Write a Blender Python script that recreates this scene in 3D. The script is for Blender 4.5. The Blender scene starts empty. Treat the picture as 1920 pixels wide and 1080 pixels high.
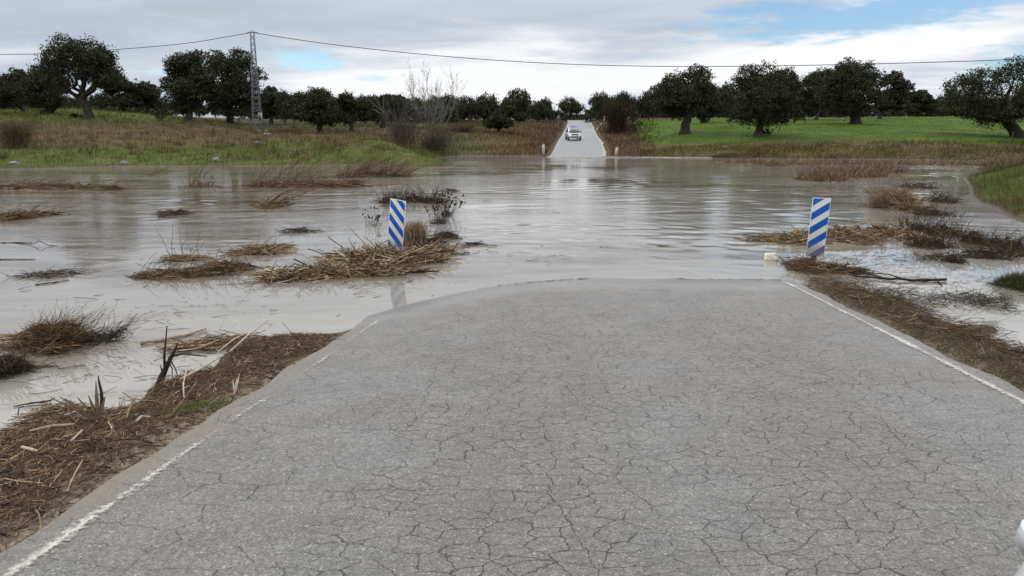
import bpy, math, numpy as np
from mathutils import Vector
R = math.radians
sc = bpy.context.scene
COL = sc.collection
# ------------------------------------------------------------------ camera, sky, sun, exposure
F = 1387.0; PITCH = math.atan(287/F); CAMZ = 2.19
CP, SP = math.cos(PITCH), math.sin(PITCH)
cam_d = bpy.data.cameras.new('camera'); cam = bpy.data.objects.new('camera', cam_d); COL.objects.link(cam)
cam_d.sensor_width = 36.0; cam_d.lens = 36.0*F/1920; cam_d.clip_end = 6000; cam_d.clip_start = 0.05
cam.location = (0, 0, CAMZ); cam.rotation_euler = (math.pi/2-PITCH, 0, 0)
sc.camera = cam
SUN_EL, SUN_AZ = R(42), R(-68)        # azimuth measured from +Y towards +X
sc.view_settings.view_transform = 'Standard'; sc.view_settings.look = 'None'
sc.view_settings.exposure = 0.12; sc.view_settings.gamma = 1.0

class NT:
    """tiny node-tree helper"""
    def __init__(s, tree): s.t = tree; s.t.nodes.clear()
    def n(s, typ, ins=None, **props):
        nd = s.t.nodes.new(typ)
        for k, v in props.items(): setattr(nd, k, v)
        for k, v in (ins or {}).items():
            sk = nd.inputs[k]
            if isinstance(v, bpy.types.NodeSocket): s.t.links.new(v, sk)
            else: sk.default_value = v
        return nd
    def m(s, op, a, b=None, c=None, clamp=False):
        d = {0: a}
        if b is not None: d[1] = b
        if c is not None: d[2] = c
        return s.n('ShaderNodeMath', d, operation=op, use_clamp=clamp).outputs[0]
    def vm(s, op, a, b=None):
        d = {0: a}
        if b is not None: d[1] = b
        return s.n('ShaderNodeVectorMath', d, operation=op).outputs[0]
    def mix(s, f, a, b, typ='RGBA', blend='MIX'):
        nd = s.n('ShaderNodeMix', data_type=typ)
        if typ == 'RGBA': nd.blend_type = blend
        idx = {'FLOAT': (2, 3), 'VECTOR': (4, 5), 'RGBA': (6, 7)}[typ]
        for i, v in ((0, f), (idx[0], a), (idx[1], b)):
            if isinstance(v, bpy.types.NodeSocket): s.t.links.new(v, nd.inputs[i])
            else: nd.inputs[i].default_value = v
        return nd.outputs[{'FLOAT': 0, 'VECTOR': 1, 'RGBA': 2}[typ]]
    def noise(s, vec, scale, detail=3, rough=.5, dist=0.0):
        return s.n('ShaderNodeTexNoise', {'Vector': vec, 'Scale': scale, 'Detail': detail, 'Roughness': rough, 'Distortion': dist}).outputs[0]
    def sm(s, v, lo, hi, a=0.0, b=1.0):
        return s.n('ShaderNodeMapRange', {0: v, 1: lo, 2: hi, 3: a, 4: b}, interpolation_type='SMOOTHSTEP').outputs[0]
    def mapv(s, vec, scale=(1, 1, 1), rot=(0, 0, 0), loc=(0, 0, 0)):
        return s.n('ShaderNodeMapping', {'Vector': vec, 'Scale': scale, 'Rotation': rot, 'Location': loc}).outputs[0]

def rgb(r, g, b): return (r, g, b, 1.0)

world = bpy.data.worlds.new("World"); sc.world = world; world.use_nodes = True
w = NT(world.node_tree)
tc = w.n('ShaderNodeTexCoord').outputs['Generated']
sky = w.n('ShaderNodeTexSky', sky_type='NISHITA', sun_disc=False)
sky.sun_elevation = SUN_EL; sky.sun_rotation = SUN_AZ; sky.air_density = 1.0; sky.dust_density = 0.6; sky.ozone_density = 1.6
sep = w.n('ShaderNodeSeparateXYZ', {0: tc})
dx, dy, dz = sep.outputs
el = w.m('MULTIPLY', w.m('ARCSINE', w.m('MAXIMUM', w.m('MINIMUM', dz, 1.0), -1.0)), 57.2958)
az = w.m('MULTIPLY', w.m('ARCTAN2', dx, dy), 57.2958)
# cloud deck coordinates: direction projected on a flat layer, so that bands flatten towards the horizon
cz = w.m('ADD', w.m('MAXIMUM', dz, 0.0), 0.10)
cvec = w.n('ShaderNodeCombineXYZ', {0: w.m('DIVIDE', dx, cz), 1: w.m('DIVIDE', dy, cz), 2: 0.0}).outputs[0]
n_big = w.noise(w.mapv(cvec, (0.55, 0.9, 1), (0, 0, 0.25), (3.1, 1.7, 0)), 1.0, 6, .55, .4)
n_fine = w.noise(w.mapv(cvec, (0.9, 2.2, 1), (0, 0, 0.18), (1.3, 5.2, 0)), 1.7, 7, .58, .5)
ae = w.n('ShaderNodeCombineXYZ', {0: w.m('MULTIPLY', az, .055), 1: w.m('MULTIPLY', el, .30), 2: 0.0}).outputs[0]
n_band = w.noise(w.mapv(ae, (1, 1, 1), (0, 0, -.06), (7.7, 2.2, 0)), 1.5, 6, .55, .6)
n_puff = w.noise(w.mapv(ae, (2.4, 2.0, 1), (0, 0, -.05), (2.2, 9.1, 0)), 2.4, 7, .6, .3)
def blob(a0, e0, sa, se, tilt=0.0):
    """a soft patch of sky round azimuth a0, elevation e0 (degrees)"""
    da = w.m('SUBTRACT', az, a0)
    de = w.m('SUBTRACT', w.m('SUBTRACT', el, e0), w.m('MULTIPLY', da, tilt))
    q = w.m('ADD', w.m('POWER', w.m('DIVIDE', da, sa), 2.0), w.m('POWER', w.m('DIVIDE', de, se), 2.0))
    return w.m('EXPONENT', w.m('MULTIPLY', q, -1.0))
def addall(*xs):
    r = xs[0]
    for x in xs[1:]: r = w.m('ADD', r, x)
    return r
# blue gaps between the clouds
gap = addall(w.m('MULTIPLY', blob(24.5, 7.7, 10.5, 1.25, .07), 1.25), blob(33.5, 4.2, 3.2, 1.6, .1), blob(-14.8, 5.2, 3.0, 0.85, -.05),
             w.m('MULTIPLY', blob(17, 8.6, 4.5, .55, .1), .8), w.m('MULTIPLY', blob(-23, 4.2, 2.0, 1.1), .8), w.m('MULTIPLY', blob(36, 9.7, 4, .8, .1), .6),
             w.m('MULTIPLY', blob(62, 9, 14, 3), .9), w.m('MULTIPLY', blob(-75, 6, 14, 2), .7), w.m('MULTIPLY', blob(-9.5, 4.0, 3.4, .4, -.05), .5))
gap = w.m('SUBTRACT', gap, w.m('MULTIPLY', w.m('SUBTRACT', n_puff, .5), 1.9))
gapm = w.m('MULTIPLY', w.sm(gap, .28, .95), .9)
# white sunlit bands against grey cloud
white = addall(w.m('MULTIPLY', blob(-2, 4.2, 14, 2.7), .95), w.m('MULTIPLY', blob(22, 5.6, 15, 1.7, .12), 1.1), w.m('MULTIPLY', blob(30, 3.2, 10, 2.2), .5),
               w.m('MULTIPLY', blob(-34, 5.2, 4, 1.4), .45), w.m('MULTIPLY', blob(-13, 3.2, 8, 1.6), .5), w.m('MULTIPLY', blob(30, 9.6, 10, .9, .14), .7))
white = w.m('ADD', white, w.m('MULTIPLY', w.m('SUBTRACT', n_band, .5), 1.5))
white = w.m('ADD', white, w.m('MULTIPLY', w.m('SUBTRACT', n_fine, .5), .7))
whitem = w.sm(white, .08, 1.0)
grey = w.mix(w.sm(n_big, .35, .68), rgb(.45, .51, .60), rgb(.57, .62, .69))
cloud = w.mix(whitem, grey, rgb(.90, .91, .93))
hi = w.sm(el, 8.5, 25)                                   # overcast brighter higher up; middle band raised most to brighten water reflections
bright = w.m('ADD', 1.0, w.m('MULTIPLY', blob(36, 19, 16, 9), .45))  # extra bright sky zone, added out of view to brighten the water's reflection
cloud = w.mix(hi, cloud, w.mix(n_big, w.mix(w.sm(el, 38, 66), rgb(1.75, 1.80, 1.86), rgb(1.1, 1.15, 1.2)), w.mix(w.sm(el, 38, 66), rgb(2.25, 2.27, 2.30), rgb(1.5, 1.54, 1.6))))
skyc = w.mix(1.0, sky.outputs[0], rgb(.095, .118, .135), blend='MULTIPLY')
final = w.mix(w.m('MULTIPLY', gapm, w.sm(el, 14, 26, 1, .15)), cloud, skyc)
below = w.sm(el, -3, 0)
final = w.mix(below, rgb(.10, .095, .08), final)
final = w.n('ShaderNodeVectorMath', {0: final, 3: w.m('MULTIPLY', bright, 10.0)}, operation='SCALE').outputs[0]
bgn = w.n('ShaderNodeBackground', {'Color': final, 'Strength': 0.1})
w.n('ShaderNodeOutputWorld', {0: bgn.outputs[0]})

sun_d = bpy.data.lights.new('sun', 'SUN'); sun = bpy.data.objects.new('sun', sun_d); COL.objects.link(sun)
sun_d.energy = 1.1; sun_d.angle = R(14); sun_d.color = (1.0, .95, .87)
sdir = Vector((math.sin(SUN_AZ)*math.cos(SUN_EL), math.cos(SUN_AZ)*math.cos(SUN_EL), math.sin(SUN_EL)))
sun.rotation_euler = (-sdir).to_track_quat('-Z', 'Y').to_euler(); sun.location = sdir*200

# ------------------------------------------------------------------ geometry helpers
def rng_(s): return np.random.default_rng(s)
def ray(px, py): return np.array([(px-960)/F, CP-(py-540)/F*SP, -SP-(py-540)/F*CP])
def C(px, py, zc):                    # a point seen at a pixel, zc metres along the view axis
    return np.array([0, 0, CAMZ]) + ray(px, py)*zc
def W(px, py, z=0.0):                 # a point seen at a pixel on the level z
    r = ray(px, py); return np.array([0, 0, CAMZ]) + r*((z-CAMZ)/r[2])

def AY(px, py, Y):                    # a point seen at a pixel, on the upright plane Y
    r = ray(px, py); return np.array([0, 0, CAMZ]) + r*(Y/r[1])

def make_mesh(name, V, faces, cols=None, smooth=False):
    """faces: list of int arrays (n,k); cols: per-vertex rgb"""
    me = bpy.data.meshes.new(name)
    V = np.asarray(V, np.float32).reshape(-1, 3)
    faces = [np.asarray(f, np.int32) for f in (faces if isinstance(faces, list) else [faces]) if len(f)]
    me.vertices.add(len(V)); me.vertices.foreach_set('co', V.ravel())
    tot = sum(f.size for f in faces); npoly = sum(len(f) for f in faces)
    me.loops.add(tot); me.loops.foreach_set('vertex_index', np.concatenate([f.ravel() for f in faces]))
    ls = []; s = 0
    for f in faces:
        k = f.shape[1]; ls.append(s+np.arange(len(f))*k); s += f.size
    me.polygons.add(npoly); me.polygons.foreach_set('loop_start', np.concatenate(ls).astype(np.int32))
    if smooth: me.polygons.foreach_set('use_smooth', np.ones(npoly, bool))
    me.update(calc_edges=True); me.validate()
    if cols is not None:
        a = me.color_attributes.new('Col', 'FLOAT_COLOR', 'POINT')
        c = np.ones((len(V), 4), np.float32); c[:, :3] = cols
        a.data.foreach_set('color', c.ravel())
    return me
def link(name, me, mat=None, parent=None, loc=None):
    o = bpy.data.objects.new(name, me); COL.objects.link(o)
    if mat is not None and me is not None and len(me.materials) == 0:
        me.materials.append(mat)
    if parent is not None: o.parent = parent
    if loc is not None: o.location = loc
    return o
def tag(o, label=None, cat=None, group=None, kind=None):
    if label: o['label'] = label
    if cat: o['category'] = cat
    if group: o['group'] = group
    if kind: o['kind'] = kind
    return o
def empty(name, loc, label, cat, group=None, rz=0):
    o = bpy.data.objects.new(name, None); COL.objects.link(o); o.location = loc; o.rotation_euler = (0, 0, rz)
    o.empty_display_size = .2
    return tag(o, label, cat, group)

class MB:
    """collects vertices and faces of one mesh"""
    def __init__(s): s.V = []; s.Fq = []; s.Ft = []; s.Cc = []; s.k = 0
    def add(s, V, Q=None, T=None, c=None):
        V = np.asarray(V, float).reshape(-1, 3); n = len(V)
        s.V.append(V)
        if Q is not None and len(Q): s.Fq.append(np.asarray(Q)+s.k)
        if T is not None and len(T): s.Ft.append(np.asarray(T)+s.k)
        if c is None: c = np.full((n, 3), .5)
        s.Cc.append(np.broadcast_to(np.asarray(c, float), (n, 3)) if np.ndim(c) == 1 else np.asarray(c))
        s.k += n
    def box(s, c, size, M=None, col=None):
        h = np.array(size)/2
        v = np.array([[x, y, z] for z in (-1, 1) for y in (-1, 1) for x in (-1, 1)])*h
        if M is not None: v = v@np.asarray(M).T
        s.add(v+np.array(c), [[0, 2, 3, 1], [4, 5, 7, 6], [0, 1, 5, 4], [1, 3, 7, 5], [3, 2, 6, 7], [2, 0, 4, 6]], c=col)
    def tubes(s, P, r, sides=3, c=None, cap=False):
        """P (n,k,3) polylines, r (n,k) or (k,) or scalar radii; c (n,3)"""
        P = np.asarray(P, float); n, k, _ = P.shape
        r = np.broadcast_to(np.asarray(r, float), (n, k))
        d = np.empty_like(P); d[:, 1:-1] = P[:, 2:]-P[:, :-2]; d[:, 0] = P[:, 1]-P[:, 0]; d[:, -1] = P[:, -1]-P[:, -2]
        d /= np.linalg.norm(d, axis=2, keepdims=True)+1e-9
        ref = np.where(np.abs(d[:, :1, 2:3]) > .9, np.array([1., 0, 0]), np.array([0, 0, 1.]))
        a = np.cross(d, np.broadcast_to(ref, d.shape)); a /= np.linalg.norm(a, axis=2, keepdims=True)+1e-9
        b = np.cross(d, a)
        th = np.arange(sides)*2*np.pi/sides
        V = P[:, :, None]+r[:, :, None, None]*(a[:, :, None]*np.cos(th)[:, None]+b[:, :, None]*np.sin(th)[:, None])
        idx = np.arange(n*k*sides).reshape(n, k, sides)
        A = idx[:, :-1]; B = idx[:, 1:]
        Q = np.stack([A, np.roll(A, -1, 2), np.roll(B, -1, 2), B], -1).reshape(-1, 4)
        T = None
        if cap and sides > 2:
            T = []
            for i in range(n):
                for e, rev in ((idx[i, 0], True), (idx[i, -1], False)):
                    for j in range(1, sides-1): T.append([e[0], e[j+1], e[j]] if rev else [e[0], e[j], e[j+1]])
        cc = None
        if c is not None:
            c = np.asarray(c, float)
            cc = np.broadcast_to(c, (n, 3)) if c.ndim == 1 else c
            cc = np.repeat(cc, k*sides, 0)
        s.add(V, Q, T, cc)
    def tube(s, pts, r, sides=6, c=None):
        r = np.broadcast_to(np.asarray(r, float), (len(pts),))
        s.tubes(np.asarray(pts, float)[None], r[None], sides, c, cap=True)
    def blades(s, B, H, wv, c):
        """grass blades: base points B (n,3), tip offset H (n,3), half-width vector wv (n,3)"""
        n = len(B); mid = B+H*.55+np.array([0, 0, .04])*np.linalg.norm(H, axis=1, keepdims=True)
        V = np.stack([B-wv, B+wv, mid+wv*.7, mid-wv*.7, B+H], 1)
        i = np.arange(n)[:, None]*5
        s.add(V, np.hstack([i, i+1, i+2, i+3]), np.hstack([i+3, i+2, i+4]), np.repeat(c, 5, 0))
    def quads(s, Cn, A, B, c):
        n = len(Cn); V = np.stack([Cn-A, Cn-B*.8, Cn+A, Cn+B*.8], 1)
        i = np.arange(n)[:, None]*4
        s.add(V, np.hstack([i, i+1, i+2, i+3]), None, np.repeat(c, 4, 0))
    def mesh(s, name, smooth=False):
        f = []
        if s.Fq: f.append(np.concatenate(s.Fq))
        if s.Ft: f.append(np.concatenate(s.Ft))
        return make_mesh(name, np.concatenate(s.V), f, np.concatenate(s.Cc), smooth)
    def build(s, name, mat, parent=None, smooth=False, loc=None): return link(name, s.mesh(name, smooth), mat, parent, loc)

def fbm2(x, y, scale, seed, octaves=4):
    g = rng_(seed); out = 0; amp = 1; tot = 0
    for o in range(octaves):
        for _ in range(3):
            a = g.uniform(0, 2*np.pi); ph = g.uniform(0, 2*np.pi); f = scale*2**o*g.uniform(.7, 1.4)
            ph2 = g.uniform(0, 2*np.pi)
            out = out+amp*np.sin((x*np.cos(a)+y*np.sin(a))*f+ph+1.3*np.sin((x*np.sin(a)-y*np.cos(a))*f*.7+ph2))/3
        tot += amp; amp *= .55
    return out/tot
def sstep(x, a, b):
    t = np.clip((x-a)/(b-a), 0, 1); return t*t*(3-2*t)

# ------------------------------------------------------------------ materials
def mat(name):
    m = bpy.data.materials.new(name); m.use_nodes = True
    return m, NT(m.node_tree)
def finish(t, bsdf, **kw):
    t.n('ShaderNodeOutputMaterial', {0: bsdf})
def simple(name, col, rough=.6, metal=0.0, var=.15, scale=8.0, bump=0.0, spec=.5, emit=None, coat=0):
    m, t = mat(name); co = t.n('ShaderNodeTexCoord').outputs['Object']
    n = t.noise(co, scale, 5, .6)
    f = t.sm(n, .3, .7, 1-var, 1+var)
    c = t.n('ShaderNodeVectorMath', {0: col[:3], 3: f}, operation='SCALE').outputs[0]
    ins = {'Base Color': c, 'Roughness': t.m('ADD', rough-.06, t.m('MULTIPLY', n, .12)), 'Metallic': metal, 'Specular IOR Level': spec, 'Coat Weight': coat}
    if bump:
        ins['Normal'] = t.n('ShaderNodeBump', {'Strength': bump, 'Distance': .02, 'Height': n}).outputs[0]
    if emit: ins['Emission Color'] = rgb(*emit[:3]); ins['Emission Strength'] = emit[3]
    b = t.n('ShaderNodeBsdfPrincipled', ins); finish(t, b.outputs[0]); return m
def attr_mat(name, rough=.75, var=.25, scale=30, spec=.25, trans=0.0):
    m, t = mat(name); co = t.n('ShaderNodeTexCoord').outputs['Object']
    a = t.n('ShaderNodeVertexColor', layer_name='Col').outputs[0]
    f = t.sm(t.noise(co, scale, 3, .6), .3, .7, 1-var, 1+var)
    c = t.n('ShaderNodeVectorMath', {0: a, 3: f}, operation='SCALE').outputs[0]
    b = t.n('ShaderNodeBsdfPrincipled', {'Base Color': c, 'Roughness': rough, 'Specular IOR Level': spec}).outputs[0]
    if trans:
        tr = t.n('ShaderNodeBsdfTranslucent', {'Color': c}).outputs[0]
        b = t.n('ShaderNodeMixShader', {0: trans, 1: b, 2: tr}).outputs[0]
    finish(t, b); return m
M_LEAF = attr_mat('oak_leaves', .7, .35, 1.2, .06)
M_BARK = attr_mat('bark', .9, .35, 6.0, .1)
M_GRASS = attr_mat('grass_blades', .85, .2, 2.0, .0, .15)
M_STRAW = attr_mat('wet_straw', .7, .3, 25.0, .08)
M_TWIG = attr_mat('dead_twigs', .8, .3, 25.0, .05)
M_ZINC = simple('galvanised_steel', (.12, .125, .13), .55, .3, .25, 3)
M_CONC = simple('weathered_concrete', (.27, .265, .25), .85, 0, .25, 9, .3)
M_CREAM = simple('cream_concrete', (.50, .47, .38), .85, 0, .2, 18, .3)
M_WOODPALE = simple('pale_driftwood', (.22, .165, .115), .75, 0, .3, 22, .3)
M_WOODDARK = simple('dark_wet_wood', (.028, .021, .016), .8, 0, .35, 22, .3, .08)
M_ROCK = simple('pale_granite', (.15, .142, .128), .9, 0, .35, 5, .6)
M_RUST = simple('rusty_steel', (.07, .05, .04), .85, .2, .3, 12)
M_CABLE = simple('black_cable', (.03, .03, .032), .6)

# asphalt
def asphalt():
    m, t = mat('cracked_asphalt')
    co = t.n('ShaderNodeTexCoord').outputs['Object']
    z = t.n('ShaderNodeSeparateXYZ', {0: t.n('ShaderNodeNewGeometry').outputs['Position']}).outputs
    uvn = t.n('ShaderNodeUVMap', uv_map='uv').outputs[0]
    us = t.n('ShaderNodeSeparateXYZ', {0: uvn}).outputs
    flat = t.mapv(co, (1, 1, 0))
    wv = t.n('ShaderNodeTexNoise', {'Vector': flat, 'Scale': 2.2, 'Detail': 6, 'Roughness': .62}).outputs[1]
    warp = t.vm('ADD', flat, t.n('ShaderNodeVectorMath', {0: t.vm('SUBTRACT', wv, (.5, .5, .5)), 3: .14}, operation='SCALE').outputs[0])
    wv2 = t.n('ShaderNodeTexNoise', {'Vector': flat, 'Scale': 14, 'Detail': 4, 'Roughness': .65}).outputs[1]
    warp = t.vm('ADD', warp, t.n('ShaderNodeVectorMath', {0: t.vm('SUBTRACT', wv2, (.5, .5, .5)), 3: .056}, operation='SCALE').outputs[0])
    warp = t.mapv(warp, (1, 1, 0))
    def cracks(vec, scale, wd, rnd=1.0):
        d = t.n('ShaderNodeTexVoronoi', {'Vector': vec, 'Scale': scale, 'Randomness': rnd}, feature='DISTANCE_TO_EDGE', voronoi_dimensions='2D').outputs['Distance']
        return t.m('DIVIDE', d, scale), wd
    lown = t.noise(flat, .55, 4, .6)
    u = us[0]
    # two wheel tracks carry most of the crazing
    bands = t.m('ADD', t.m('EXPONENT', t.m('MULTIPLY', t.m('POWER', t.m('DIVIDE', t.m('ADD', u, .85), .95), 2.0), -1.0)),
                t.m('EXPONENT', t.m('MULTIPLY', t.m('POWER', t.m('DIVIDE', t.m('SUBTRACT', u, 1.1), .75), 2.0), -1.0)))
    pm = t.m('ADD', t.m('MULTIPLY', bands, .75), t.m('MULTIPLY', t.m('SUBTRACT', lown, .5), 2.4))
    pm = t.m('SUBTRACT', pm, t.m('MULTIPLY', t.sm(us[1], 7.6, 10.8), .9))
    wn = t.noise(flat, 5.0, 3, .6)
    wid = t.m('MULTIPLY', t.sm(wn, .30, .62), 1.0)
    crack = None
    wmod = t.m('ADD', .55, t.m('MULTIPLY', t.sm(wn, .3, .7), .7))
    mB = t.sm(pm, .18, .34); mA = t.m('MULTIPLY', t.sm(pm, -.95, -.35), t.sm(pm, .22, .38, 1, .0))
    for sc_, off, wd, msk, am in ((4.1, (0, 0, 0), .0042, t.m('MULTIPLY', mA, t.sm(t.noise(flat, 1.7, 4, .6), .40, .56, .12, 1.0)), .8), (7.6, (4.3, 1.1, 0), .0042, t.m('MULTIPLY', mB, t.sm(t.noise(flat, 2.3, 4, .6), .34, .5, .3, 1.0)), .95), (1.25, (2.2, 7.7, 0), .0052, t.sm(lown, .42, .56), .85)):
        vec = t.mapv(warp, (.78, 1.22, 1), (0, 0, 0), off)
        d = t.n('ShaderNodeTexVoronoi', {'Vector': vec, 'Scale': sc_, 'Randomness': .92}, feature='DISTANCE_TO_EDGE', voronoi_dimensions='2D').outputs['Distance']
        d = t.m('DIVIDE', t.m('DIVIDE', d, sc_), wmod)
        c = t.m('MULTIPLY', t.sm(d, wd*.3, wd, 1, 0), t.m('MULTIPLY', msk, am))
        crack = c if crack is None else t.m('MAXIMUM', crack, c)
    crack = t.m('MULTIPLY', crack, t.sm(us[1], 9.0, 11.2, 1, .25))
    # aggregate
    v = t.n('ShaderNodeTexVoronoi', {'Vector': co, 'Scale': 62}, feature='F1')
    vc = t.n('ShaderNodeSeparateXYZ', {0: v.outputs['Color']}).outputs
    stone = t.m('MULTIPLY', t.sm(vc[0], .82, .97), t.sm(v.outputs['Distance'], .46, .30))
    stone2 = t.m('MULTIPLY', t.sm(vc[1], .86, .92), t.sm(v.outputs['Distance'], .42, .22))
    v2 = t.n('ShaderNodeTexVoronoi', {'Vector': co, 'Scale': 130}, feature='F1')
    vc2 = t.n('ShaderNodeSeparateXYZ', {0: v2.outputs['Color']}).outputs
    grain = t.noise(co, 95, 3, .75)
    tint = t.noise(flat, .8, 5, .6)
    base = t.mix(t.sm(tint, .35, .66), rgb(.124, .120, .115), rgb(.120, .110, .100))
    base = t.mix(t.m('MULTIPLY', t.sm(pm, .2, .9), .5), base, rgb(.106, .093, .081))
    g = t.m('ADD', t.sm(grain, .28, .72, .50, 1.42), t.m('MULTIPLY', t.m('SUBTRACT', vc2[0], .5), .55))
    g = t.m('MULTIPLY', g, t.sm(t.noise(co, 30, 4, .75), .28, .72, .76, 1.24))
    g = t.m('MULTIPLY', g, t.sm(t.noise(flat, 2.6, 5, .65), .3, .72, .88, 1.1))
    base = t.n('ShaderNodeVectorMath', {0: base, 3: g}, operation='SCALE').outputs[0]
    base = t.mix(t.m('MULTIPLY', stone, .30), base, rgb(.52, .49, .45))
    base = t.mix(stone2, base, rgb(.09, .085, .08))
    base = t.mix(t.m('MULTIPLY', crack, .95), base, rgb(.016, .014, .012))
    stain = t.m('MULTIPLY', t.sm(t.noise(t.mapv(co, (1.1, .5, 0), (0, 0, -.08), (4, 2, 0)), .9, 6, .68, .6), .52, .72), .28)
    base = t.mix(stain, base, rgb(.085, .074, .063))
    silt = t.m('MULTIPLY', t.m('MULTIPLY', t.sm(t.noise(t.mapv(co, (.9, .9, 0), (0, 0, 0), (8, 1, 0)), 1.3, 6, .7, .4), .50, .70), t.sm(us[1], 5.5, 10)), .35)
    base = t.mix(silt, base, rgb(.21, .185, .155))
    # sand washed over the shoulder
    e1 = t.m('ADD', t.m('SUBTRACT', -2.72, u), t.m('MULTIPLY', t.m('SUBTRACT', t.noise(flat, 3.2, 6, .7), .5), 1.1))
    e2 = t.m('ADD', t.m('SUBTRACT', u, 2.84), t.m('MULTIPLY', t.m('SUBTRACT', t.noise(flat, 3.2, 6, .7), .5), .5))
    sandm = t.m('MULTIPLY', t.sm(t.m('MAXIMUM', e1, e2), -.02, .3), .85)
    sandc = t.mix(t.noise(co, 40, 4, .7), rgb(.085, .068, .052), rgb(.18, .148, .112))
    base = t.mix(sandm, base, sandc)
    # wet strip by the water
    far = t.sm(us[1], 55, 78)
    wet = t.sm(t.m('ADD', z[2], t.m('MULTIPLY', t.m('SUBTRACT', t.noise(flat, 2.2, 5, .65), .5), .07)), .015, .075, 1, 0)
    base = t.mix(t.m('MULTIPLY', wet, .55), base, rgb(.09, .085, .08))
    base = t.mix(far, base, t.n('ShaderNodeVectorMath', {0: t.mix(t.noise(t.mapv(co, (1.2, .12, 1)), 1.0, 5, .6), rgb(.075, .078, .083), rgb(.125, .124, .122)), 3: 1.0}, operation='SCALE').outputs[0])
    rough = t.mix(wet, t.sm(grain, .3, .7, .66, .86), .28, 'FLOAT')
    rough = t.mix(far, rough, .5, 'FLOAT')
    h = t.m('SUBTRACT', t.m('ADD', t.m('MULTIPLY', grain, .5), t.m('MULTIPLY', stone, .3)), t.m('MULTIPLY', crack, 1.6))
    bp = t.n('ShaderNodeBump', {'Strength': t.mix(wet, .55, .25, 'FLOAT'), 'Distance': .006, 'Height': h}).outputs[0]
    b = t.n('ShaderNodeBsdfPrincipled', {'Base Color': base, 'Roughness': rough, 'Normal': bp, 'Specular IOR Level': .45})
    finish(t, b.outputs[0]); return m
M_ASPH = asphalt()

def paint(name, lo, hi, c1, c2, sanded=0.0):
    m, t = mat(name)
    co = t.n('ShaderNodeTexCoord').outputs['Object']
    us = t.n('ShaderNodeSeparateXYZ', {0: t.n('ShaderNodeUVMap', uv_map='uv').outputs[0]}).outputs
    n1 = t.noise(co, 2.4, 5, .65); n2 = t.noise(co, 34, 4, .75)
    edge = t.m('ABSOLUTE', us[0])                    # 0 in the middle of the stripe, 1 at its edge
    a = t.m('ADD', t.m('ADD', t.m('MULTIPLY', n1, .7), t.m('MULTIPLY', n2, 1.1)), t.m('MULTIPLY', edge, -.42))
    if sanded: a = t.m('SUBTRACT', a, t.m('MULTIPLY', t.m('MULTIPLY', t.sm(us[1], 3.9, 4.8), t.sm(t.noise(co, 1.1, 4, .6), .32, .62)), sanded))
    cov = t.sm(a, lo, hi)
    col = t.mix(t.sm(t.noise(co, 22, 4, .7), .3, .7), rgb(*c1), rgb(*c2))
    d = t.n('ShaderNodeBsdfPrincipled', {'Base Color': col, 'Roughness': .75}).outputs[0]
    tr = t.n('ShaderNodeBsdfTransparent').outputs[0]
    finish(t, t.n('ShaderNodeMixShader', {0: cov, 1: tr, 2: d}).outputs[0]); return m
M_PAINT = paint('worn_white_line', .60, 1.0, (.44, .43, .40), (.29, .275, .25))
M_PAINT2 = paint('sanded_white_line', .64, 1.02, (.44, .42, .38), (.29, .26, .22), .24)

def ground_mat():
    m, t = mat('earth_and_turf')
    co = t.n('ShaderNodeTexCoord').outputs['Object']
    a = t.n('ShaderNodeVertexColor', layer_name='Col').outputs[0]
    z = t.n('ShaderNodeSeparateXYZ', {0: co}).outputs[2]
    n1 = t.noise(co, 1.3, 6, .65); n2 = t.noise(co, 14, 6, .7); n3 = t.noise(co, .22, 5, .6)
    f = t.m('MULTIPLY', t.sm(n1, .25, .75, .72, 1.28), t.sm(n2, .25, .75, .6, 1.4))
    f = t.m('MULTIPLY', f, t.sm(n3, .3, .7, .82, 1.16))
    c = t.n('ShaderNodeVectorMath', {0: a, 3: f}, operation='SCALE').outputs[0]
    wet = t.sm(z, .005, .06, 1, 0)
    c = t.mix(t.m('MULTIPLY', wet, .5), c, rgb(.045, .034, .025))
    bp = t.n('ShaderNodeBump', {'Strength': .8, 'Distance': .05, 'Height': t.m('ADD', n2, n1)}).outputs[0]
    b = t.n('ShaderNodeBsdfPrincipled', {'Base Color': c, 'Roughness': t.mix(wet, .92, .5, 'FLOAT'), 'Normal': bp, 'Specular IOR Level': .05})
    finish(t, b.outputs[0]); return m
M_GROUND = ground_mat()

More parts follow.
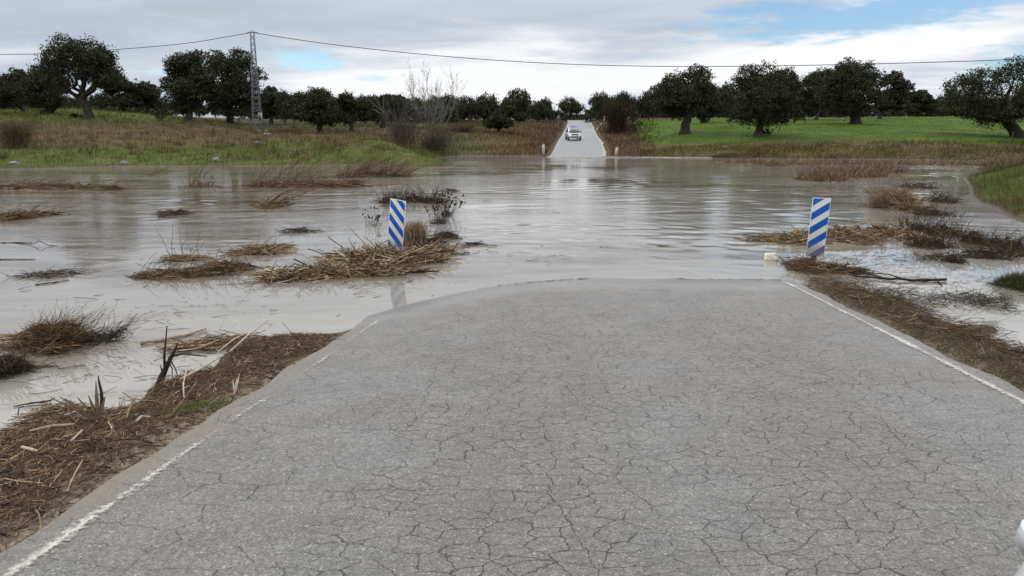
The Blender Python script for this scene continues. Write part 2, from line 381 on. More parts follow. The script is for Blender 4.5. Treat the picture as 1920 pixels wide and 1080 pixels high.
def water_mat():
    m, t = mat('muddy_flood_water')
    co = t.n('ShaderNodeTexCoord').outputs['Object']
    sepc = t.n('ShaderNodeSeparateXYZ', {0: co}).outputs
    patch = t.noise(t.mapv(co, (.10, .16, 0), (0, 0, .1)), 1.0, 5, .6, .8)
    near = t.sm(sepc[1], 8.0, 22)
    wv = t.n('ShaderNodeTexNoise', {'Vector': t.mapv(co, (.5, .8, 0)), 'Scale': 1.0, 'Detail': 3}).outputs[1]
    wc = t.vm('ADD', co, t.n('ShaderNodeVectorMath', {0: t.vm('SUBTRACT', wv, (.5, .5, .5)), 3: .9}, operation='SCALE').outputs[0])
    r1 = t.noise(t.mapv(wc, (1.0, 1.9, 0), (0, 0, .25)), .9, 3, .55, .3)
    r2 = t.noise(t.mapv(wc, (1.0, 1.6, 0), (0, 0, -.2)), 4.0, 4, .6, .3)
    r3 = t.noise(t.mapv(wc, (1.0, 1.5, 0), (0, 0, .5)), 15.0, 3, .6, .2)
    amp = t.m('MULTIPLY', t.sm(patch, .34, .66, .08, 1.5), t.m('ADD', t.m('MULTIPLY', near, .82), .18))
    h = t.m('ADD', t.m('MULTIPLY', r1, .02), t.m('ADD', t.m('MULTIPLY', r2, .014), t.m('MULTIPLY', r3, .0065)))
    bp = t.n('ShaderNodeBump', {'Strength': 1.0, 'Distance': .34, 'Height': t.m('MULTIPLY', h, amp)}).outputs[0]
    col = t.mix(t.sm(t.m('ADD', t.noise(t.mapv(co, (.14, .6, 0), (0, 0, .1)), 1.0, 6, .62, .8), t.m('MULTIPLY', t.sm(sepc[0], -14, 2), .10)), .36, .66), rgb(.105, .080, .056), rgb(.188, .172, .150))
    b = t.n('ShaderNodeBsdfPrincipled', {'Base Color': col, 'Roughness': .03, 'IOR': 1.333, 'Normal': bp, 'Specular IOR Level': .5})
    finish(t, b.outputs[0]); return m
M_WATER = water_mat()

# ------------------------------------------------------------------ the lie of the land
DK = np.array([-12, 0, 4, 8, 11.3, 16, 25, 45, 62, 70, 76.0, 84, 94, 108, 124, 145, 170, 196, 206, 222, 300.])
ZK = np.array([1.15, .575, .371, .167, .0, -.22, -.38, -.5, -.42, -.25, .0, .42, 1.07, 1.62, 2.1, 3.05, 4.3, 5.62, 6.1, 6.35, 6.6])
def road_z0(D):
    D = np.asarray(D, float); s = 0
    for k in (-2, -1, 0, 1, 2):
        e = np.clip(np.abs(D)*.012, .1, 2.0); s = s+np.interp(D+k*e, DK, ZK)
    return s/5
DXK = np.array([76, 94, 124, 170, 196, 222, 300.]); DXV = np.array([6.75, 8.45, 11.1, 15.2, 17.4, 18.6, 20])
def road_x(D):
    D = np.asarray(D, float)
    near = .0797*(.979*D+(CAMZ-road_z0(D))*.2026)+.465
    far = np.interp(D, DXK, DXV)
    return np.where(D < 70, near, np.where(D > 82, far, near+(far-near)*sstep(D, 70, 82)))
def road_drop(u, D):
    return .10*np.clip(-u/2.75, 0, 1.3)**2.2*sstep(D, 2.5, 8.5)*(1-sstep(D, 30, 50))
def road_z(u, D):
    u = np.asarray(u, float); D = np.asarray(D, float)
    wear = (.0042*fbm2(u, D, 1.1, 141, 3)+.0028*fbm2(u, D, 4.2, 142, 3))*sstep(D, 6.5, 8.5)*(1-sstep(D, 14, 18))
    return road_z0(D)-road_drop(u, D)+wear

ctl = []
for p in [(-300,322),(0,318),(100,316),(220,312),(400,312),(550,311),(700,309),(770,306),(812,300),(835,294.5),(870,292),(950,292.5),(1015,293),
          (1150,294),(1200,294),(1300,294.5),(1340,297),(1450,297.5),(1600,298.5),(1750,300),(1880,303),(1880,318),(1835,328),(1815,345),(1818,365),(1850,388),(1900,412),(1970,445),(2080,500),
          (-200,860),(-60,835),(0,812),(60,800),(110,782),(187,772),(260,755),(270,745),(295,722),(350,707),(400,692),(415,668),(475,637),(540,629),(600,627),(650,621),(700,600),
          (1492,517),(1500,489),(1560,503),(1556,521),(1583,529),(1618,537),(1644,549),(1687,562),(1738,585),(1773,602),(1825,608),(1859,613),(1845,630),(1888,648),(1925,657),(2080,720),(2400,850)]:
    ctl.append(W(*p))
for p in [(0,280,60),(0,250,75),(0,222,88),(0,207,105),(160,280,60),(162,222,85),(160,250,73),(150,205,102),(-250,275,62),(-250,225,88),(300,280,64),(300,250,78),(300,229,90),(300,216,108),
          (352,226,90),(430,232,96),(430,255,78),(480,280,66),(482,245,91),(490,234,108),(600,280,64),(600,262,73),(600,248,80),(600,238,102),(655,247,85),(660,270,66),
          (690,285,58),(690,263,65),(740,285,57),(740,272,62.5),(785,290,55.5),(720,240,90),(740,232,112),(790,275,76),(850,275,86),(850,248,112),(850,228,160),
          (935,252,95),(950,270,91),(950,240,122),(950,225,180),(1005,275,86),(1020,262,98),(1035,245,120),(1050,228,165),(1150,277,84),(1145,262,98),(1130,242,130),(1130,226,180),
          (1180,248,108),(1210,282,80),(1210,262,92),(1215,240,120),(1220,222,160),(1274,277,79),(1283,250,92),(1319,231,118),(1300,222,155),(1385,277,77),(1425,255,84),(1425,238,105),(1425,221,152),
          (1494,271,76),(1605,232,107),(1605,250,88),(1595,267,75.5),(1605,220,152),(1696,265,75),(1700,245,92),(1700,219,152),(1799,268,73),(1800,245,90),(1800,218,155),(1894,273,71),(1910,257,80),(1910,235,105),(1910,217,155),
          (2150,270,74),(2150,235,105),(2150,215,155)]:
    ctl.append(C(*p))
def PZ(px, zc, z):                   # a point at column px and axis depth zc with height z
    D = (zc-(CAMZ-z)*SP)/CP; return np.array([(px-960)/F*zc, D, z])
for px in (-1200, -300, 300, 900, 1400, 2000, 3000):
    for zc, z in ((230, 6.8), (320, 7.6), (800, 9), (2500, 12)): ctl.append(PZ(px, zc, z))
for a in [(1920,30,.55),(2050,28,.85),(1920,40,.6),(1905,52,.35),(2000,60,.7),(2100,40,.9),(1870,30,.25),(-300,60,1.1),(-900,60,1.2),(-900,90,4.2),(2600,70,1.6),(2600,100,3)]: ctl.append(PZ(*a))
for px, py, z in [(200,400,-.6),(500,400,-.7),(900,400,-.6),(1200,400,-.6),(1500,400,-.5),(1700,360,-.4),(200,345,-.4),(700,340,-.5),(1300,325,-.4),(1700,318,-.25),(900,312,-.35),(450,330,-.4),
                  (50,550,-.45),(300,560,-.45),(520,575,-.3),(380,625,-.25),(100,660,-.35),(30,740,-.2),(180,710,-.3),(620,590,-.22),(660,540,-.3),(1700,480,-.4),(1850,560,-.35),(1760,560,-.2),(1900,480,-.4),
                  (1900,600,-.25),(1760,345,-.3),(1780,420,-.35),(1600,480,-.22),(-300,600,-.4),(-600,700,-.4),(2200,600,-.3),(2300,700,-.25),(-300,780,-.25),(1080,300,-.2),(830,303,-.3)]:
    p = W(px, py); p[2] = z; ctl.append(p)
for D in (-4, -1, 1.5, 3, 4.5, 6, 7.2):          # shoulders of the near road
    for u, dz in ((-2.9, -.01), (-3.4, .015), (2.95, -.015), (3.35, -.01)):
        if u < 0 and D > 6.5 and u < -3: continue
        p = np.array([road_x(D)+u, D, road_z(u, D)+dz]); ctl.append(p)
for D in (8.5, 10): ctl.append(np.array([road_x(D)+3.15, D, road_z0(D)-.03]))
for D in (-4, -1, 1.5): 
    for u in (-5.5, 7.5): ctl.append(np.array([road_x(D)+u, D, .12 if u < 0 else .05]))
    for u in (-9, 12): ctl.append(np.array([road_x(D)+u, D, -.3]))
ctl = np.array(ctl)
def warpc(X, Y):
    D = np.maximum(Y, .0)+2.0
    return np.stack([X/D*1.25, np.log(D)], -1)
_q = warpc(ctl[:, 0], ctl[:, 1]); _e = 4e-4
def _ker(a, b): return np.sqrt(((a[:, None]-b[None])**2).sum(-1)+_e)
_n = len(_q)
_A = np.zeros((_n+3, _n+3)); _A[:_n, :_n] = -_ker(_q, _q)-np.eye(_n)*2e-3
_A[:_n, _n] = 1; _A[:_n, _n+1:] = _q; _A[_n, :_n] = 1; _A[_n+1:, :_n] = _q.T
_w = np.linalg.solve(_A, np.r_[ctl[:, 2], 0, 0, 0])
def rbf(X, Y):
    X = np.ravel(X).astype(float); Y = np.ravel(Y).astype(float); out = np.empty(len(X))
    for i in range(0, len(X), 20000):
        q = warpc(X[i:i+20000], Y[i:i+20000])
        out[i:i+20000] = -_ker(q, _q)@_w[:_n]+_w[_n]+q@_w[_n+1:]
    return out
def T(X, Y, rough=True):
    X = np.asarray(X, float); Y = np.asarray(Y, float); sh = X.shape; X = X.ravel(); Y = Y.ravel()
    z = rbf(X, Y)
    if rough:
        amp = np.clip(Y/80, .12, 1.0)
        z = z+amp*.11*fbm2(X, Y, .55, 5, 3)*sstep(np.abs(z), .0, .5)+.018*fbm2(X, Y, 3.1, 9, 3)*(Y < 40)
    u = X-road_x(Y)
    far = sstep(Y, 40, 76)
    inner = np.where(u < 0, 2.86, 2.91)+.15*far
    k = sstep(np.abs(u), inner, inner+.35+1.0*far)
    k = np.where(Y > 224, 1, k)
    zr = road_z(np.clip(u, -3.1, 3.1), Y)-.035
    return (zr*(1-k)+z*k).reshape(sh)
def Tp(X, Y): return float(T(np.array([X]), np.array([Y]))[0])

def to_px(X, Y, Z):
    zc = Y*CP+(CAMZ-Z)*SP
    yc = (Z-CAMZ)*CP+Y*SP
    return 960+F*X/zc, 540-F*yc/zc, zc

GREEN = np.array([.055, .070, .015]); FIELD = np.array([.048, .082, .011]); BROWN = np.array([.080, .060, .030]); RED = np.array([.068, .046, .028])
STRAWC = np.array([.105, .090, .044]); OLIVE = np.array([.052, .054, .024]); MUD = np.array([.085, .062, .043]); SAND = np.array([.185, .152, .118])
def cover(X, Y, Z):
    """land-cover colour of the ground at world points"""
    X = np.asarray(X); Y = np.asarray(Y); Z = np.asarray(Z)
    a, b, zc = to_px(X, np.maximum(Y, .5), Z)
    n = fbm2(X, Y, .35, 21, 4); n2 = fbm2(X, Y, 1.4, 22, 3)
    def L(c, d, k): return c+(d-c)*np.clip(k, 0, 1)[:, None]
    c = np.repeat(OLIVE[None], len(X), 0)
    # far left bank
    left = (zc > 35)*(1-sstep(a, 800, 850))
    cl = L(np.repeat(GREEN[None], len(X), 0), BROWN, sstep(Z+.75*n+.45*n2, .75, 1.7))
    cl = L(cl, GREEN*1.05, sstep(Z+.25*n, 3.3, 3.9)*(1-sstep(a, 300, 400)))
    cl = L(cl, OLIVE, sstep(a, 380, 470)*sstep(Z, 2.5, 3.2))
    cl = L(cl, GREEN*np.array([1.05, .95, 1.1]), sstep(a, 640, 720)*(1-sstep(zc, 66, 72))*sstep(n+.55, 0, .4))
    cl = L(cl, STRAWC, sstep(n2, .25, .6)*.5); cl = L(cl, GREEN*1.1, sstep(n2+1.1*n, .25, .8)*.7*(Z < 2.6)); cl = L(cl, BROWN, sstep(-n2+.6*n, .2, .6)*.7*(Z < .9)*(a < 640))
    c = L(c, cl, left)
    mid = (zc > 60)*sstep(a, 820, 850)*(1-sstep(a+22*n+10*n2+(zc-90)*.35, 1200, 1235))
    cm = L(np.repeat(OLIVE[None]*1.1, len(X), 0), BROWN, sstep(n*.8+(a-880)/140, -.2, .6))
    cm = L(cm, RED, sstep(a+30*n, 960, 1040))
    cm = L(cm, STRAWC, sstep(n2, .3, .7)*.4)
    c = L(c, cm, mid)
    right = (zc > 55)*sstep(a+22*n+10*n2+(zc-90)*.35, 1190, 1225)
    edge = 1.22+.35*sstep(a, 1330, 1500)-.25*sstep(a, 1700, 1900)
    cr = L(np.repeat(STRAWC[None]*.85, len(X), 0), BROWN, sstep(n, -.3, .4))
    cr = L(cr, GREEN*.9, sstep(n2+.3*n, .2, .5)*.5)
    fieldm = sstep(Z+.12*n, edge-.1, edge+.12)*(1-sstep(zc+3*n, 146, 152))
    cr = L(cr, L(np.repeat(FIELD[None], len(X), 0), FIELD*np.array([1.5, 1.12, 1.3]), sstep(n2+.6*n, 0, .7))*(1-.28*sstep(-n+.4*n2, .1, .6))[:, None], fieldm)
    c = L(c, cr, right)
    spit = (zc < 58)*(zc > 14)*sstep(a, 1700, 1760)
    c = L(c, L(np.repeat(GREEN[None], len(X), 0), BROWN, sstep(n2, .1, .6)*.6), spit)
    c = L(c, MUD*.75, (zc > 14)*(1-sstep(Z+.03*n2, .02, .11)))
    near = (zc <= 16)
    u = X-road_x(np.maximum(Y, -12))
    cn = L(np.repeat(MUD[None], len(X), 0), MUD*.6, sstep(n2, 0, .6))
    cn = L(cn, SAND, (1-sstep(-u+.25*n2, 2.95, 3.3))*(u < 0))
    cn = L(cn, SAND*.75, (1-sstep(u+.12*n2, 3.0, 3.2))*(u > 0))
    c = L(c, cn, near)
    return c

# ground sheet: a fan of cells that grow with distance
NA, NR = 520, 470
ang = np.linspace(R(-62), R(62), NA); rad = np.exp(np.linspace(np.log(3.5), np.log(3200), NR))
AA, RR = np.meshgrid(ang, rad)
GX = (RR*np.sin(AA)).ravel(); GY = (RR*np.cos(AA)-8.0).ravel()
GZ = T(GX, GY)
gc = cover(GX, GY, GZ)
ii = np.arange(NA*NR).reshape(NR, NA)
gq = np.stack([ii[:-1, :-1], ii[:-1, 1:], ii[1:, 1:], ii[1:, :-1]], -1).reshape(-1, 4)
g = link('ground', make_mesh('ground', np.stack([GX, GY, GZ], -1), gq, gc, True), M_GROUND)
tag(g, 'grassy and earthy banks and fields round the flooded road', kind='structure')

# water sheet
def water_z(X, Y):
    r = np.hypot(X, Y+1.0)
    n1 = fbm2(X*.7, Y*1.25, .22, 101, 4); n2 = fbm2(X*.6, Y*1.5, .8, 102, 3)
    amp = np.clip(.45+1.35*n1+.6*n2, .05, 1.7)
    amp *= .10+.90*sstep(Y, 9.5, 19)*(1-.75*sstep(X-.32*Y, 1.0, 4.0)*(1-sstep(Y, 20, 34)))
    amp *= 1-.5*sstep(-X-.35*Y, 0, 4)*(1-sstep(Y, 18, 30))
    wxp = X+.35*fbm2(X, Y, .9, 103, 3); wyp = Y+.35*fbm2(X, Y, .9, 104, 3)
    g = rng_(105); z = 0
    cell = r*.0062
    for i in range(34):
        lam = .14*(1.5/.14)**(i/33.0)*g.uniform(.85, 1.15); th = np.pi/2+g.normal()*.85+.2; ph = g.uniform(0, 6.28)
        k_ = 2*np.pi/lam; sl = .016 if lam < .8 else .011
        z = z+sl/k_*np.sin(k_*(wxp*np.cos(th)+wyp*np.sin(th))+ph)*sstep(lam, 2.4*cell, 4.5*cell)
    return z*amp
na, nr = 560, 780
wa = np.linspace(R(-58), R(58), na); wr = np.exp(np.linspace(np.log(2.2), np.log(170), nr))
WA, WR = np.meshgrid(wa, wr); WX = (WR*np.sin(WA)).ravel(); WY = (WR*np.cos(WA)-1.0).ravel()
k = np.arange(na*nr).reshape(nr, na)
o = link('water', make_mesh('water', np.stack([WX, WY, water_z(WX, WY)], -1), np.stack([k[:-1, :-1], k[:-1, 1:], k[1:, 1:], k[1:, :-1]], -1).reshape(-1, 4), None, True), M_WATER)
tag(o, 'brown flood water flowing over the dip in the road', kind='structure')

def uv_set(me, uv):
    l = me.uv_layers.new(name='uv'); vi = np.empty(len(me.loops), np.int32); me.loops.foreach_get('vertex_index', vi)
    l.data.foreach_set('uv', np.asarray(uv, np.float32)[vi].ravel())
def strip(name, Ds, us, zoff, m, uvmode='road', ragged=0.0, seed=1):
    g_ = rng_(seed)
    DD, UU = np.meshgrid(Ds, us, indexing='ij')
    UV = np.stack([UU, DD], -1).reshape(-1, 2)
    if ragged:
        j = ragged*fbm2(DD, UU*0+seed, 3.0, seed, 4)
        UU = UU+np.where((UU >= us.max()-1e-6) | (UU <= us.min()+1e-6), j, 0)
    X = road_x(DD)+UU; Z = road_z(UU, DD)+zoff
    if uvmode == 'line': UV[:, 0] = np.tile(np.linspace(-1, 1, len(us)), len(Ds))
    nD, nU = DD.shape; k = np.arange(nD*nU).reshape(nD, nU)
    me = make_mesh(name, np.stack([X, DD, Z], -1).reshape(-1, 3), np.stack([k[:-1, :-1], k[:-1, 1:], k[1:, 1:], k[1:, :-1]], -1).reshape(-1, 4), None, True)
    uv_set(me, UV)
    return link(name, me, m)
Ds = np.concatenate([np.concatenate([np.arange(-10, 7, .14), np.arange(7, 14, .05)]), np.arange(14, 80, 1.0), np.arange(80, 221, 1.5)])
o = strip('road', Ds, np.concatenate([[-2.94, -2.88], np.linspace(-2.78, 2.82, 40), [2.93]]), 0.0, M_ASPH, ragged=.07, seed=4)
tag(o, 'cracked grey country road dipping under the flood and rising beyond', kind='structure')
def line_strip(name, uc, w_, D0, D1, label, m=None):
    Ds_ = np.concatenate([np.arange(D0, min(D1, 14), .1), np.arange(14, D1, 1.0)]) if D0 < 14 else np.arange(D0, D1, 1.0)
    o = strip(name, Ds_, np.linspace(uc-w_/2, uc+w_/2, 4), .008, m or M_PAINT, 'line')
    return tag(o, label, kind='structure')
line_strip('road_marking', -2.74, .15, -8, 9.4, 'worn white edge line half under sand on the near road', M_PAINT2)
line_strip('road_marking', 2.76, .13, -8, 11.2, 'worn white edge line beside the mossy near verge')
line_strip('road_marking', -2.72, .16, 77, 205, 'white edge line of the far road')

# ------------------------------------------------------------------ trees
def unit(g, n):
    v = g.normal(size=(n, 3)); return v/(np.linalg.norm(v, axis=1, keepdims=True)+1e-9)
LEAF_A = np.array([.018, .022, .012]); LEAF_B = np.array([.046, .054, .025]); LEAF_C = np.array([.036, .032, .020])
def crown_mesh(name, g, blobs, nleaf, size, cols=(LEAF_A, LEAF_B, LEAF_C)):
    """blobs: (x,y,z,r,squash). Leaf sprays hang in clumps round the outside of every blob."""
    mb = MB(); wts = np.array([b[3]**2 for b in blobs]); wts = wts/wts.sum()
    for b, wt in zip(blobs, wts):
        nc = max(6, int(nleaf*wt/9))
        d = unit(g, nc); d[:, 2] = np.where(d[:, 2] < -.35, d[:, 2]*.5, d[:, 2]); d /= np.linalg.norm(d, axis=1, keepdims=True)
        rr = b[3]*(.52+.55*g.random(nc)**.7); rr = np.where(g.random(nc) < .14, rr*g.uniform(1.0, 1.28, nc), rr)
        cc = np.array(b[:3])+d*rr[:, None]*np.array([1, 1, b[4]])
        sn = np.sin(cc@np.array([2.1, .9, 1.7])/max(b[3], .3)*1.5+b[0])+np.sin(cc@np.array([-1.1, 2.3, 1.3])/max(b[3], .3)*1.9+b[2])
        kp = (sn > -1.3) | (rr < b[3]*.75); cc = cc[kp]; nc = len(cc)
        tone = np.clip(g.random(nc)*.7+.3*g.random(), 0, 1)[:, None]
        col = cols[0]*(1-tone)+cols[1]*tone
        br = (g.random(nc) < .12)[:, None]
        col = np.where(br, cols[2], col)
        m_ = 9
        P = np.repeat(cc, m_, 0)+g.normal(size=(nc*m_, 3))*np.array([1, 1, .7])*b[3]*.13
        A = unit(g, nc*m_); Bv = np.cross(A, unit(g, nc*m_)); Bv /= np.linalg.norm(Bv, axis=1, keepdims=True)+1e-9
        s = size*(.6+.8*g.random((nc*m_, 1)))
        mb.quads(P, A*s, Bv*s*.62, np.repeat(col, m_, 0)*(.8+.4*g.random((nc*m_, 1))))
    return mb.mesh(name)
BK1 = np.array([.035, .030, .026]); BK2 = np.array([.075, .068, .06])
def limb(g, a, b, n=6, wob=.08, bend=None):
    t = np.linspace(0, 1, n)[:, None]; P = a*(1-t)+b*t; L = np.linalg.norm(b-a)
    if bend is not None: P = P+np.sin(t*np.pi)*np.array(bend)*L
    P[1:-1] += g.normal(size=(n-2, 3))*wob*L*.4
    return P
def trunk_mesh(name, g, base, fork, blobs, r, lean=(0, 0), col=BK1, tips=True):
    mb = MB(); n = 7
    P = limb(g, base, fork, n, .05, (lean[0], lean[1], 0))
    rad_ = r*np.array([1.55, 1.18, 1.02, .96, .92, .9, .9])
    mb.tubes(P[None], rad_[None], 10, col)
    for b in blobs:
        c = np.array(b[:3]); tgt = fork+(c-fork)*.9
        Q = limb(g, fork-np.array([0, 0, .15]), tgt, 7, .10, (0, 0, -.10*g.random()))
        rl = r*(.50+.2*g.random()); mb.tubes(Q[None], np.linspace(rl, rl*.22, 7)[None], 6, col)
        for _ in range(4):
            i = g.integers(2, 6); e = c+unit(g, 1)[0]*b[3]*.85
            Q2 = limb(g, Q[i], e, 5, .14); mb.tubes(Q2[None], np.linspace(rl*.4, rl*.08, 5)[None], 4, col)
    return mb.mesh(name, True)
def envelope(g, hw, hd, zb, zt, n, rmin=.34, rmax=.52, shape=1.0):
    """blob positions filling a crown hw x hd wide between heights zb and zt"""
    bl = []; H = (zt-zb)/2; zc = (zt+zb)/2; m0 = min(hw, hd, H)
    tries = 0
    while len(bl) < n and tries < 400:
        tries += 1
        d = unit(g, 1)[0]; rr = g.random()**.22
        r = m0*(rmin+(rmax-rmin)*g.random())
        p = np.array([d[0]*(hw-r*.55)*rr, d[1]*(hd-r*.6)*rr, zc+d[2]*(H-r*.65)*rr*shape])
        if any(np.linalg.norm((p-np.array(q[:3]))) < .42*(r+q[3])*(1-tries/400) for q in bl): continue
        bl.append((p[0], p[1], p[2], r, .85))
    return bl
PROTO = {}
def oak(label, base, zc, x0, x1, y0, y1, seed, trunk_r=None, forkpx=None, nb=14, nleaf=9000, proto=None, group=None, extra=None, name='holm_oak', lean=(0, 0), depth=.9, size=None, cols=None):
    """base: pixel of the trunk foot in the photograph; x0..y1: crown extent; zc: distance along the view axis"""
    bx, by = base
    B = C(bx, by, zc); B[2] = Tp(B[0], B[1])-.05
    s = zc/F
    ym = (y0+y1)/2
    L0, L1 = AY(x0, ym, B[1])[0]-B[0], AY(x1, ym, B[1])[0]-B[0]
    top = AY(bx, y0, B[1])[2]-B[2]; bot = AY(bx, y1, B[1])[2]-B[2]; bot = max(.4, bot-.10*(top-bot))
    root = empty(name, B, label, 'tree', group)
    hw = (L1-L0)/2; cx = (L1+L0)/2
    if proto is not None:
        pr = PROTO[proto]
        cr = link('crown', pr[0], None, root); tr = link('trunk', pr[1], None, root)
        # the shared shapes are modelled 2 wide, 1 tall; turned and stretched per tree
        g = rng_(seed)
        for q in (cr, tr):
            q.location = (cx if q is cr else cx*.6, 0, 0)
            q.scale = (hw, hw*.95, top); q.rotation_euler = (0, 0, 0)
        if seed % 2:
            for q in (cr, tr): q.scale.x *= -1
        return root
    g = rng_(seed)
    bl = envelope(g, hw, hw*depth, bot, top, nb)
    bl = [(b[0]+cx, b[1], b[2], b[3], b[4]) for b in bl]
    if extra:
        bl += [(AY(ex, ez, B[1])[0]-B[0], ey_, AY(ex, ez, B[1])[2]-B[2], er*s, .9) for ex, ey_, ez, er in extra]
    fk = np.array([cx*.25, 0, bot+.18*(top-bot)]) if forkpx is None else np.array([AY(forkpx[0], forkpx[1], B[1])[0]-B[0], 0, AY(forkpx[0], forkpx[1], B[1])[2]-B[2]])
    cm = crown_mesh('crown', g, bl, int(nleaf*2.7), size or .112*zc/85, cols or (LEAF_A, LEAF_B, LEAF_C))
    tm = trunk_mesh('trunk', g, np.array([0, 0, -.1]), fk, bl[:9], trunk_r or .055*(top), lean)
    link('crown', cm, M_LEAF, root); link('trunk', tm, M_BARK, root)
    return root
for pi in range(6):                     # shared shapes for the far trees
    g = rng_(300+pi)
    bl = []
    for _ in range(12+pi):
        d = unit(g, 1)[0]; rr = g.random()**.25; q = g.uniform(.34, .5)
        bl.append((d[0]*(1-q*.8)*rr, d[1]*(1-q*.8)*rr, .55+d[2]*.26*rr*(1.15 if d[2] > 0 else 1.0), q, .44))
    mb_ = crown_mesh('far_crown', g, bl, 6000, .042, (LEAF_A, LEAF_B, LEAF_C))
    tm_ = trunk_mesh('far_trunk', g, np.array([0, 0, -.03]), np.array([.03, 0, .25]), bl[:6], .045)
    mb_.materials.append(M_LEAF); tm_.materials.append(M_BARK)
    PROTO[pi] = (mb_, tm_)

GL = 'holm oaks on the grassy hill behind the brown bank'
GR = 'holm oaks scattered over the green field'
GF = 'dark holm oaks of the far tree line'
# the hill on one side
oak('largest hill oak, its bent bare trunk curving up from the grass, highest crown there', (166, 226), 85, 78, 226, 68, 170, 11, .48, (152, 186), 17, 12000, group=GL, lean=(.10, 0), extra=[(118, 0, 88, 24), (100, .4, 112, 26), (195, 0, 108, 22), (205, 0, 150, 20), (88, 0, 150, 26)])
oak('low spreading oak with slanting thick trunk tucked against the largest hill oak', (86, 219), 92, 38, 132, 122, 206, 12, .5, (100, 200), 12, 7000, group=GL)
oak('oak with several thin splayed stems at the outer edge of the hill', (46, 217), 96, -55, 62, 125, 205, 13, .3, (40, 200), 13, 8000, group=GL)
oak('smaller oak just behind the tower-side flank of the largest hill oak', (232, 214), 110, 190, 268, 140, 206, 14, None, None, 10, 5000, group=GL)
oak('oak with a straight pale trunk on the hill crest before the paired big oaks', (276, 212), 112, 240, 304, 153, 210, 15, .25, (277, 192), 9, 4500, group=GL)
oak('broad oak with pointed top beside the lattice tower, crown reaching almost to the ground', (352, 228), 90, 304, 405, 93, 232, 16, .4, (360, 200), 17, 11000, group=GL, extra=[(371, 0, 106, 12), (330, 0, 125, 20)])
oak('tall round-topped oak directly behind the lattice tower', (432, 234), 96, 376, 500, 94, 236, 17, .42, (428, 205), 17, 11000, group=GL, extra=[(405, 0, 112, 20), (450, 0, 112, 22), (482, 0, 140, 16)])
oak('dim oak in the gap between the lattice tower and the many-stemmed oak', (508, 238), 112, 478, 545, 162, 234, 18, None, None, 10, 5000, group=GL)
oak('many-stemmed bushy oak on the bank past the lattice tower', (600, 249), 81, 528, 642, 156, 246, 19, .28, (600, 220), 15, 10000, group=GL)
oak('lower oak leaning on the flank of the many-stemmed bushy oak', (660, 248), 86, 618, 694, 176, 246, 20, .25, None, 11, 6000, group=GL)
# centre
oak('dense dark oak with foliage to the ground left of the far road', (936, 251), 97, 897, 984, 196, 244, 21, .22, (935, 240), 13, 9000, group='oaks beside the far road')
oak('oak with leaning stem behind the dead ivy stump', (706, 240), 108, 680, 765, 172, 226, 22, None, None, 10, 5000, group='oaks beside the far road')
# the green field
oak('field oak with a stout dark trunk standing nearest the fence corner', (1284, 250), 91, 1226, 1338, 130, 222, 31, .55, (1290, 212), 17, 11000, group=GR, extra=[(1318, 0, 142, 18), (1300, 0, 140, 18), (1250, 0, 185, 24)])
oak('field oak half hidden behind the stout-trunked oak near the fence corner', (1319, 231), 118, 1286, 1368, 152, 222, 32, .5, (1317, 212), 12, 6000, group=GR)
oak('broad field oak with hanging skirts of foliage and a forked trunk beside a round bush', (1421, 255), 84, 1366, 1514, 122, 240, 33, .42, (1428, 226), 20, 14000, group=GR, extra=[(1378, 0, 222, 13), (1490, 0, 215, 18), (1400, 0, 145, 24), (1440, 0, 138, 24), (1475, 0, 150, 24), (1465, 0, 225, 12)])
oak('field oak with slender leaning trunk between the two largest crowns', (1529, 223), 126, 1500, 1582, 130, 214, 34, .3, (1537, 205), 12, 6000, group=GR)
oak('tall field oak with pale stump-like trunk and the highest crown over the field', (1604, 233), 107, 1522, 1654, 112, 218, 35, .75, (1604, 212), 18, 12000, group=GR, extra=[(1590, 0, 126, 20), (1625, 0, 135, 20)])
oak('field oak with a small separate top knot just past the tall field oak', (1648, 223), 128, 1630, 1704, 134, 214, 36, .35, None, 11, 6000, group=GR, extra=[(1678, 0, 148, 15)])
oak('low dark oak at the end of the row thinning towards the white post', (1720, 219), 150, 1690, 1762, 162, 216, 37, None, None, 10, 4500, group=GR)
oak('big oak at the field edge, thick trunk bending inward under a wide low crown', (1912, 258), 80, 1776, 2010, 118, 236, 38, .6, (1888, 222), 22, 14000, group=GR, extra=[(1800, 0, 165, 26), (1822, 0, 210, 20), (1900, 0, 135, 28), (1850, 0, 150, 28), (1845, 0, 225, 12)])
